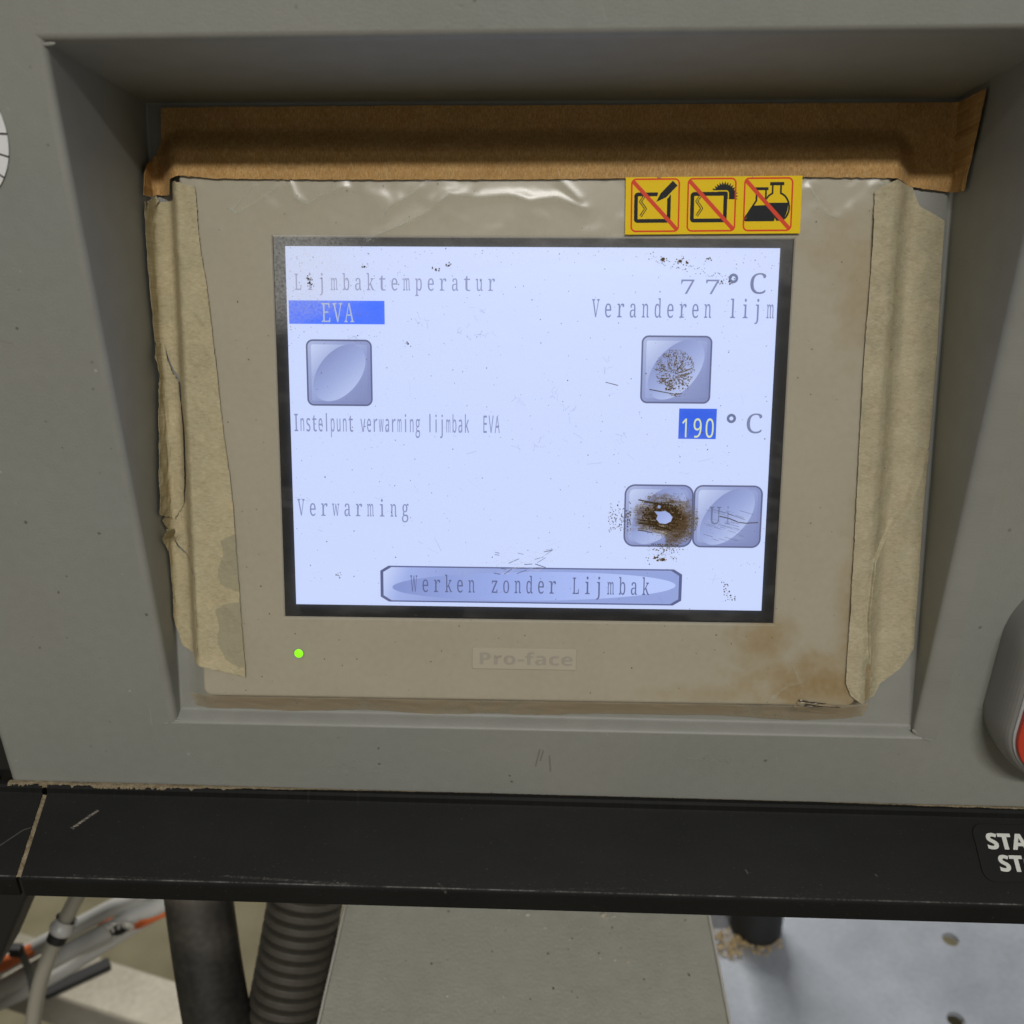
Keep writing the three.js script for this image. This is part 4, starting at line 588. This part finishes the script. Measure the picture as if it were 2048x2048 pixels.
  part('cable_core', sweep([[-0.56, -0.589, -0.134], [-0.465, -0.559, -0.152], [-0.45, -0.5545, -0.1545], [-0.436, -0.5495, -0.1605], [-0.425, -0.548, -0.168]], 0.0038, 60, 12).geo, om, or);

  const tube = thing('plastic_tube', 'translucent taupe plastic tube joined by a clip, crossing the grey cables', 'tube');
  part('tube_wall', sweep([[-0.29, -0.32, -0.11], [-0.3084, -0.3687, -0.0828], [-0.3148, -0.3804, -0.0769], [-0.3247, -0.3986, -0.0677], [-0.3331, -0.4162, -0.0589], [-0.3401, -0.4363, -0.0488], [-0.3441, -0.4599, -0.0372], [-0.346, -0.5, -0.02]], (s) => 0.0052, 60, 20).geo, new THREE.MeshPhysicalMaterial({ color: lin(0.33, 0.31, 0.25), roughness: 0.35 }), tube);
  const cl = sweep([[-0.3215, -0.3935, -0.0703], [-0.3245, -0.399, -0.0675], [-0.3262, -0.4022, -0.0659]], (s) => 0.0075 - 0.0008 * Math.sin(s * 600), 12, 20).geo; part('tube_collar', cl, new THREE.MeshPhysicalMaterial({ color: lin(0.5, 0.5, 0.47), roughness: 0.4 }), tube);
  const cb2 = sweep([[-0.3262, -0.4022, -0.0659], [-0.329, -0.4078, -0.0631]], 0.0066, 6, 20).geo; part('tube_clip', cb2, M.blackPlastic, tube, 'black clip round the tube');

  const tie = thing('cable_tie', 'grey cable tie strapped round the grey cables', 'cable tie');
  part('tie_strap', (() => { const c = new THREE.CatmullRomCurve3([[-0.4292, -0.5278, -0.1525], [-0.4257, -0.5325, -0.1503], [-0.4206, -0.5445, -0.1455], [-0.4191, -0.5562, -0.1429], [-0.4215, -0.575, -0.1435]].map((p) => new THREE.Vector3(...p))); return grid(4, 40, (u, v) => { const p = c.getPointAt(v); return [p.x + (u - 0.5) * 0.0075, p.y + (u - 0.5) * 0.002, p.z + 0.0008 * Math.sin(u * Math.PI)]; }); })(), new THREE.MeshPhysicalMaterial({ color: lin(0.2, 0.2, 0.19), roughness: 0.4, side: THREE.DoubleSide }), tie);
  part('tie_head', box(-0.4345, -0.4245, -0.5325, -0.5235, -0.1545, -0.1465, 0.001), new THREE.MeshPhysicalMaterial({ color: lin(0.03, 0.03, 0.03), roughness: 0.5 }), tie);

  const sq = thing('square_tube', 'pale dusty square metal tube lying under the cables', 'metal tube'); sq.position.set(0, H0, 0);
  const tg = new RoundedBoxGeometry(0.5, 0.05, 0.052, 3, 0.004); tg.translate(-0.13, -0.025, 0); tg.rotateY(-0.279); tg.translate(-0.336, -0.68, -0.2105);
  const alu = noiseTex(256, (u, v) => { const k = 14 * tile(u, v, 4) + 10 * tile(u, v, 30, 2) + 10 * (rnd() - 0.5); return [168 + k, 162 + k, 146 + k]; }, true, 6);
  const am = new THREE.MeshPhysicalMaterial({ map: alu, roughness: 0.5, metalness: 0.15 });
  part('tube_profile', boxUV(tg), am, sq);
  const shadeGeo = new RoundedBoxGeometry(0.062, 0.006, 0.014, 2, 0.002); shadeGeo.rotateY(0.62); shadeGeo.translate(-0.448, -0.6785, -0.24); part('shade_strip', shadeGeo, M.blackPlastic, sq, 'black strip standing for the shade under the cables');  // dark strip set here for the shade between cables and tube
  const roll = thing('roller', 'cream round roller at the end of the square metal tube', 'roller'); const rg = new THREE.CylinderGeometry(0.036, 0.036, 0.06, 48); rg.rotateZ(Math.PI / 2 - 0.12); rg.rotateY(-0.279); rg.translate(-0.301, -0.715, -0.182); part('roller_body', rg, new THREE.MeshPhysicalMaterial({ color: lin(0.6, 0.56, 0.46), roughness: 0.5 }), roll);
  const under = thing('machine_base', 'black machine base in the dark below the square metal tube', 'machine base'); part('base_block', box(-0.8, -0.29, -0.86, -0.735, -0.22, 0.1, 0.004), M.blackPlastic, under);
  const sp = thing('black_bracket', 'black bracket under the end of the ledge', 'bracket'); const bk = extrude([[-0.2925, -0.2085], [-0.2925, -0.29], [-0.33, -0.36], [-0.5, -0.6], [-0.6, -0.6], [-0.6, -0.2085]], 0.03, 0.002); bk.translate(0.003, 0, -0.03); part('bracket_plate', boxUV(bk), M.blackPlastic, sp);
  const sidep = thing('dark_backing', 'added black box keeping the gap beside the grey housing dark', 'cover'); part('backing_box', box(-0.9, -0.262, -0.2, 0.4, -0.3, 0.0, 0.004), M.blackPlastic, sidep);  // added black box, there only to keep the gap beside the housing dark
}

// ---------------------------------------------------------------- perforated plate
{
  const pp = thing('perforated_plate', 'blue grey bare metal plate with round holes below the ledge', 'metal plate');
  const s = new THREE.Shape([[0.13, 0.9], [1.1, 0.9], [1.1, -0.25], [0.13, -0.25]].map(([x, z]) => new THREE.Vector2(x, z)));      // (x, -z)
  for (const [x, z] of [[0.408, 0.26], [0.38, 0.175], [0.436, 0.345], [0.352, 0.09]]) { const p = new THREE.Path(); p.absarc(x, z, 0.0083, 0, Math.PI * 2, true); s.holes.push(p); }
  const g = new THREE.ExtrudeGeometry(s, { depth: 0.004, bevelEnabled: true, bevelThickness: 0.0006, bevelSize: 0.0006, bevelOffset: -0.0006, bevelSegments: 2, curveSegments: 24 }); g.rotateX(-Math.PI / 2); g.translate(0, -0.624, 0);
  const tone = noiseTex(512, (u, v) => { const k = 16 * tile(u, v, 4) + 9 * tile(u, v, 13, 2) + 6 * tile(u, v, 60, 5) + 8 * (rnd() - 0.5); return [166 + k, 172 + k, 182 + k]; }, true, 3);
  part('plate_sheet', boxUV(g), new THREE.MeshPhysicalMaterial({ map: tone, roughness: 0.42, metalness: 0.35 }), pp);
  const foot = thing('rubber_buffer', 'black round rubber buffer standing in sawdust on the metal plate', 'buffer'); const fg = new THREE.LatheGeometry([[0, 0], [0.018, 0], [0.0215, 0.004], [0.0205, 0.05], [0.016, 0.06], [0.016, 0.2], [0, 0.2]].map((p) => new THREE.Vector2(...p)), 40); fg.scale(1.15, 1, 1.15); fg.translate(0.222, -0.6195, -0.268); part('buffer_body', fg, M.blackPlastic, foot);
  const wb = thing('wood_block', 'small pale brown wooden block beside the rubber buffer', 'block'); part('block_body', box(0.15, 0.2, -0.619, -0.595, -0.36, -0.282, 0.002), new THREE.MeshStandardMaterial({ color: lin(0.36, 0.26, 0.19), roughness: 0.8 }), wb);
  const gs = []; for (let i = 0; i < 700; i++) { const a = rr(0, 6.3), r = 0.042 * rnd() ** 0.8, x = 0.204 + r * Math.cos(a) + 0.012 * nz(a * 2, 1), z = -0.25 + 0.4 * r * Math.sin(a) + 0.006 * nz(a * 3, 5), sc = rr(0.0006, 0.002), q = new THREE.TetrahedronGeometry(sc); q.rotateX(rr(0, 6)); q.rotateY(rr(0, 6)); q.translate(x, -0.6175 + 0.006 * rnd() * smooth(0.05, 0, r), z); gs.push(q); }
  const sd = part('sawdust', mergeGeometries(gs), new THREE.MeshStandardMaterial({ color: lin(0.5, 0.38, 0.2), roughness: 1 }), scene); sd.position.set(0, H0, 0); sd.userData = { label: 'small heap of tan sawdust round the rubber buffer', category: 'sawdust', kind: 'stuff' };
}
scene.traverse((o) => { if (o.isMesh) { o.castShadow = o.receiveShadow = true; } });
renderer.render(scene, camera);
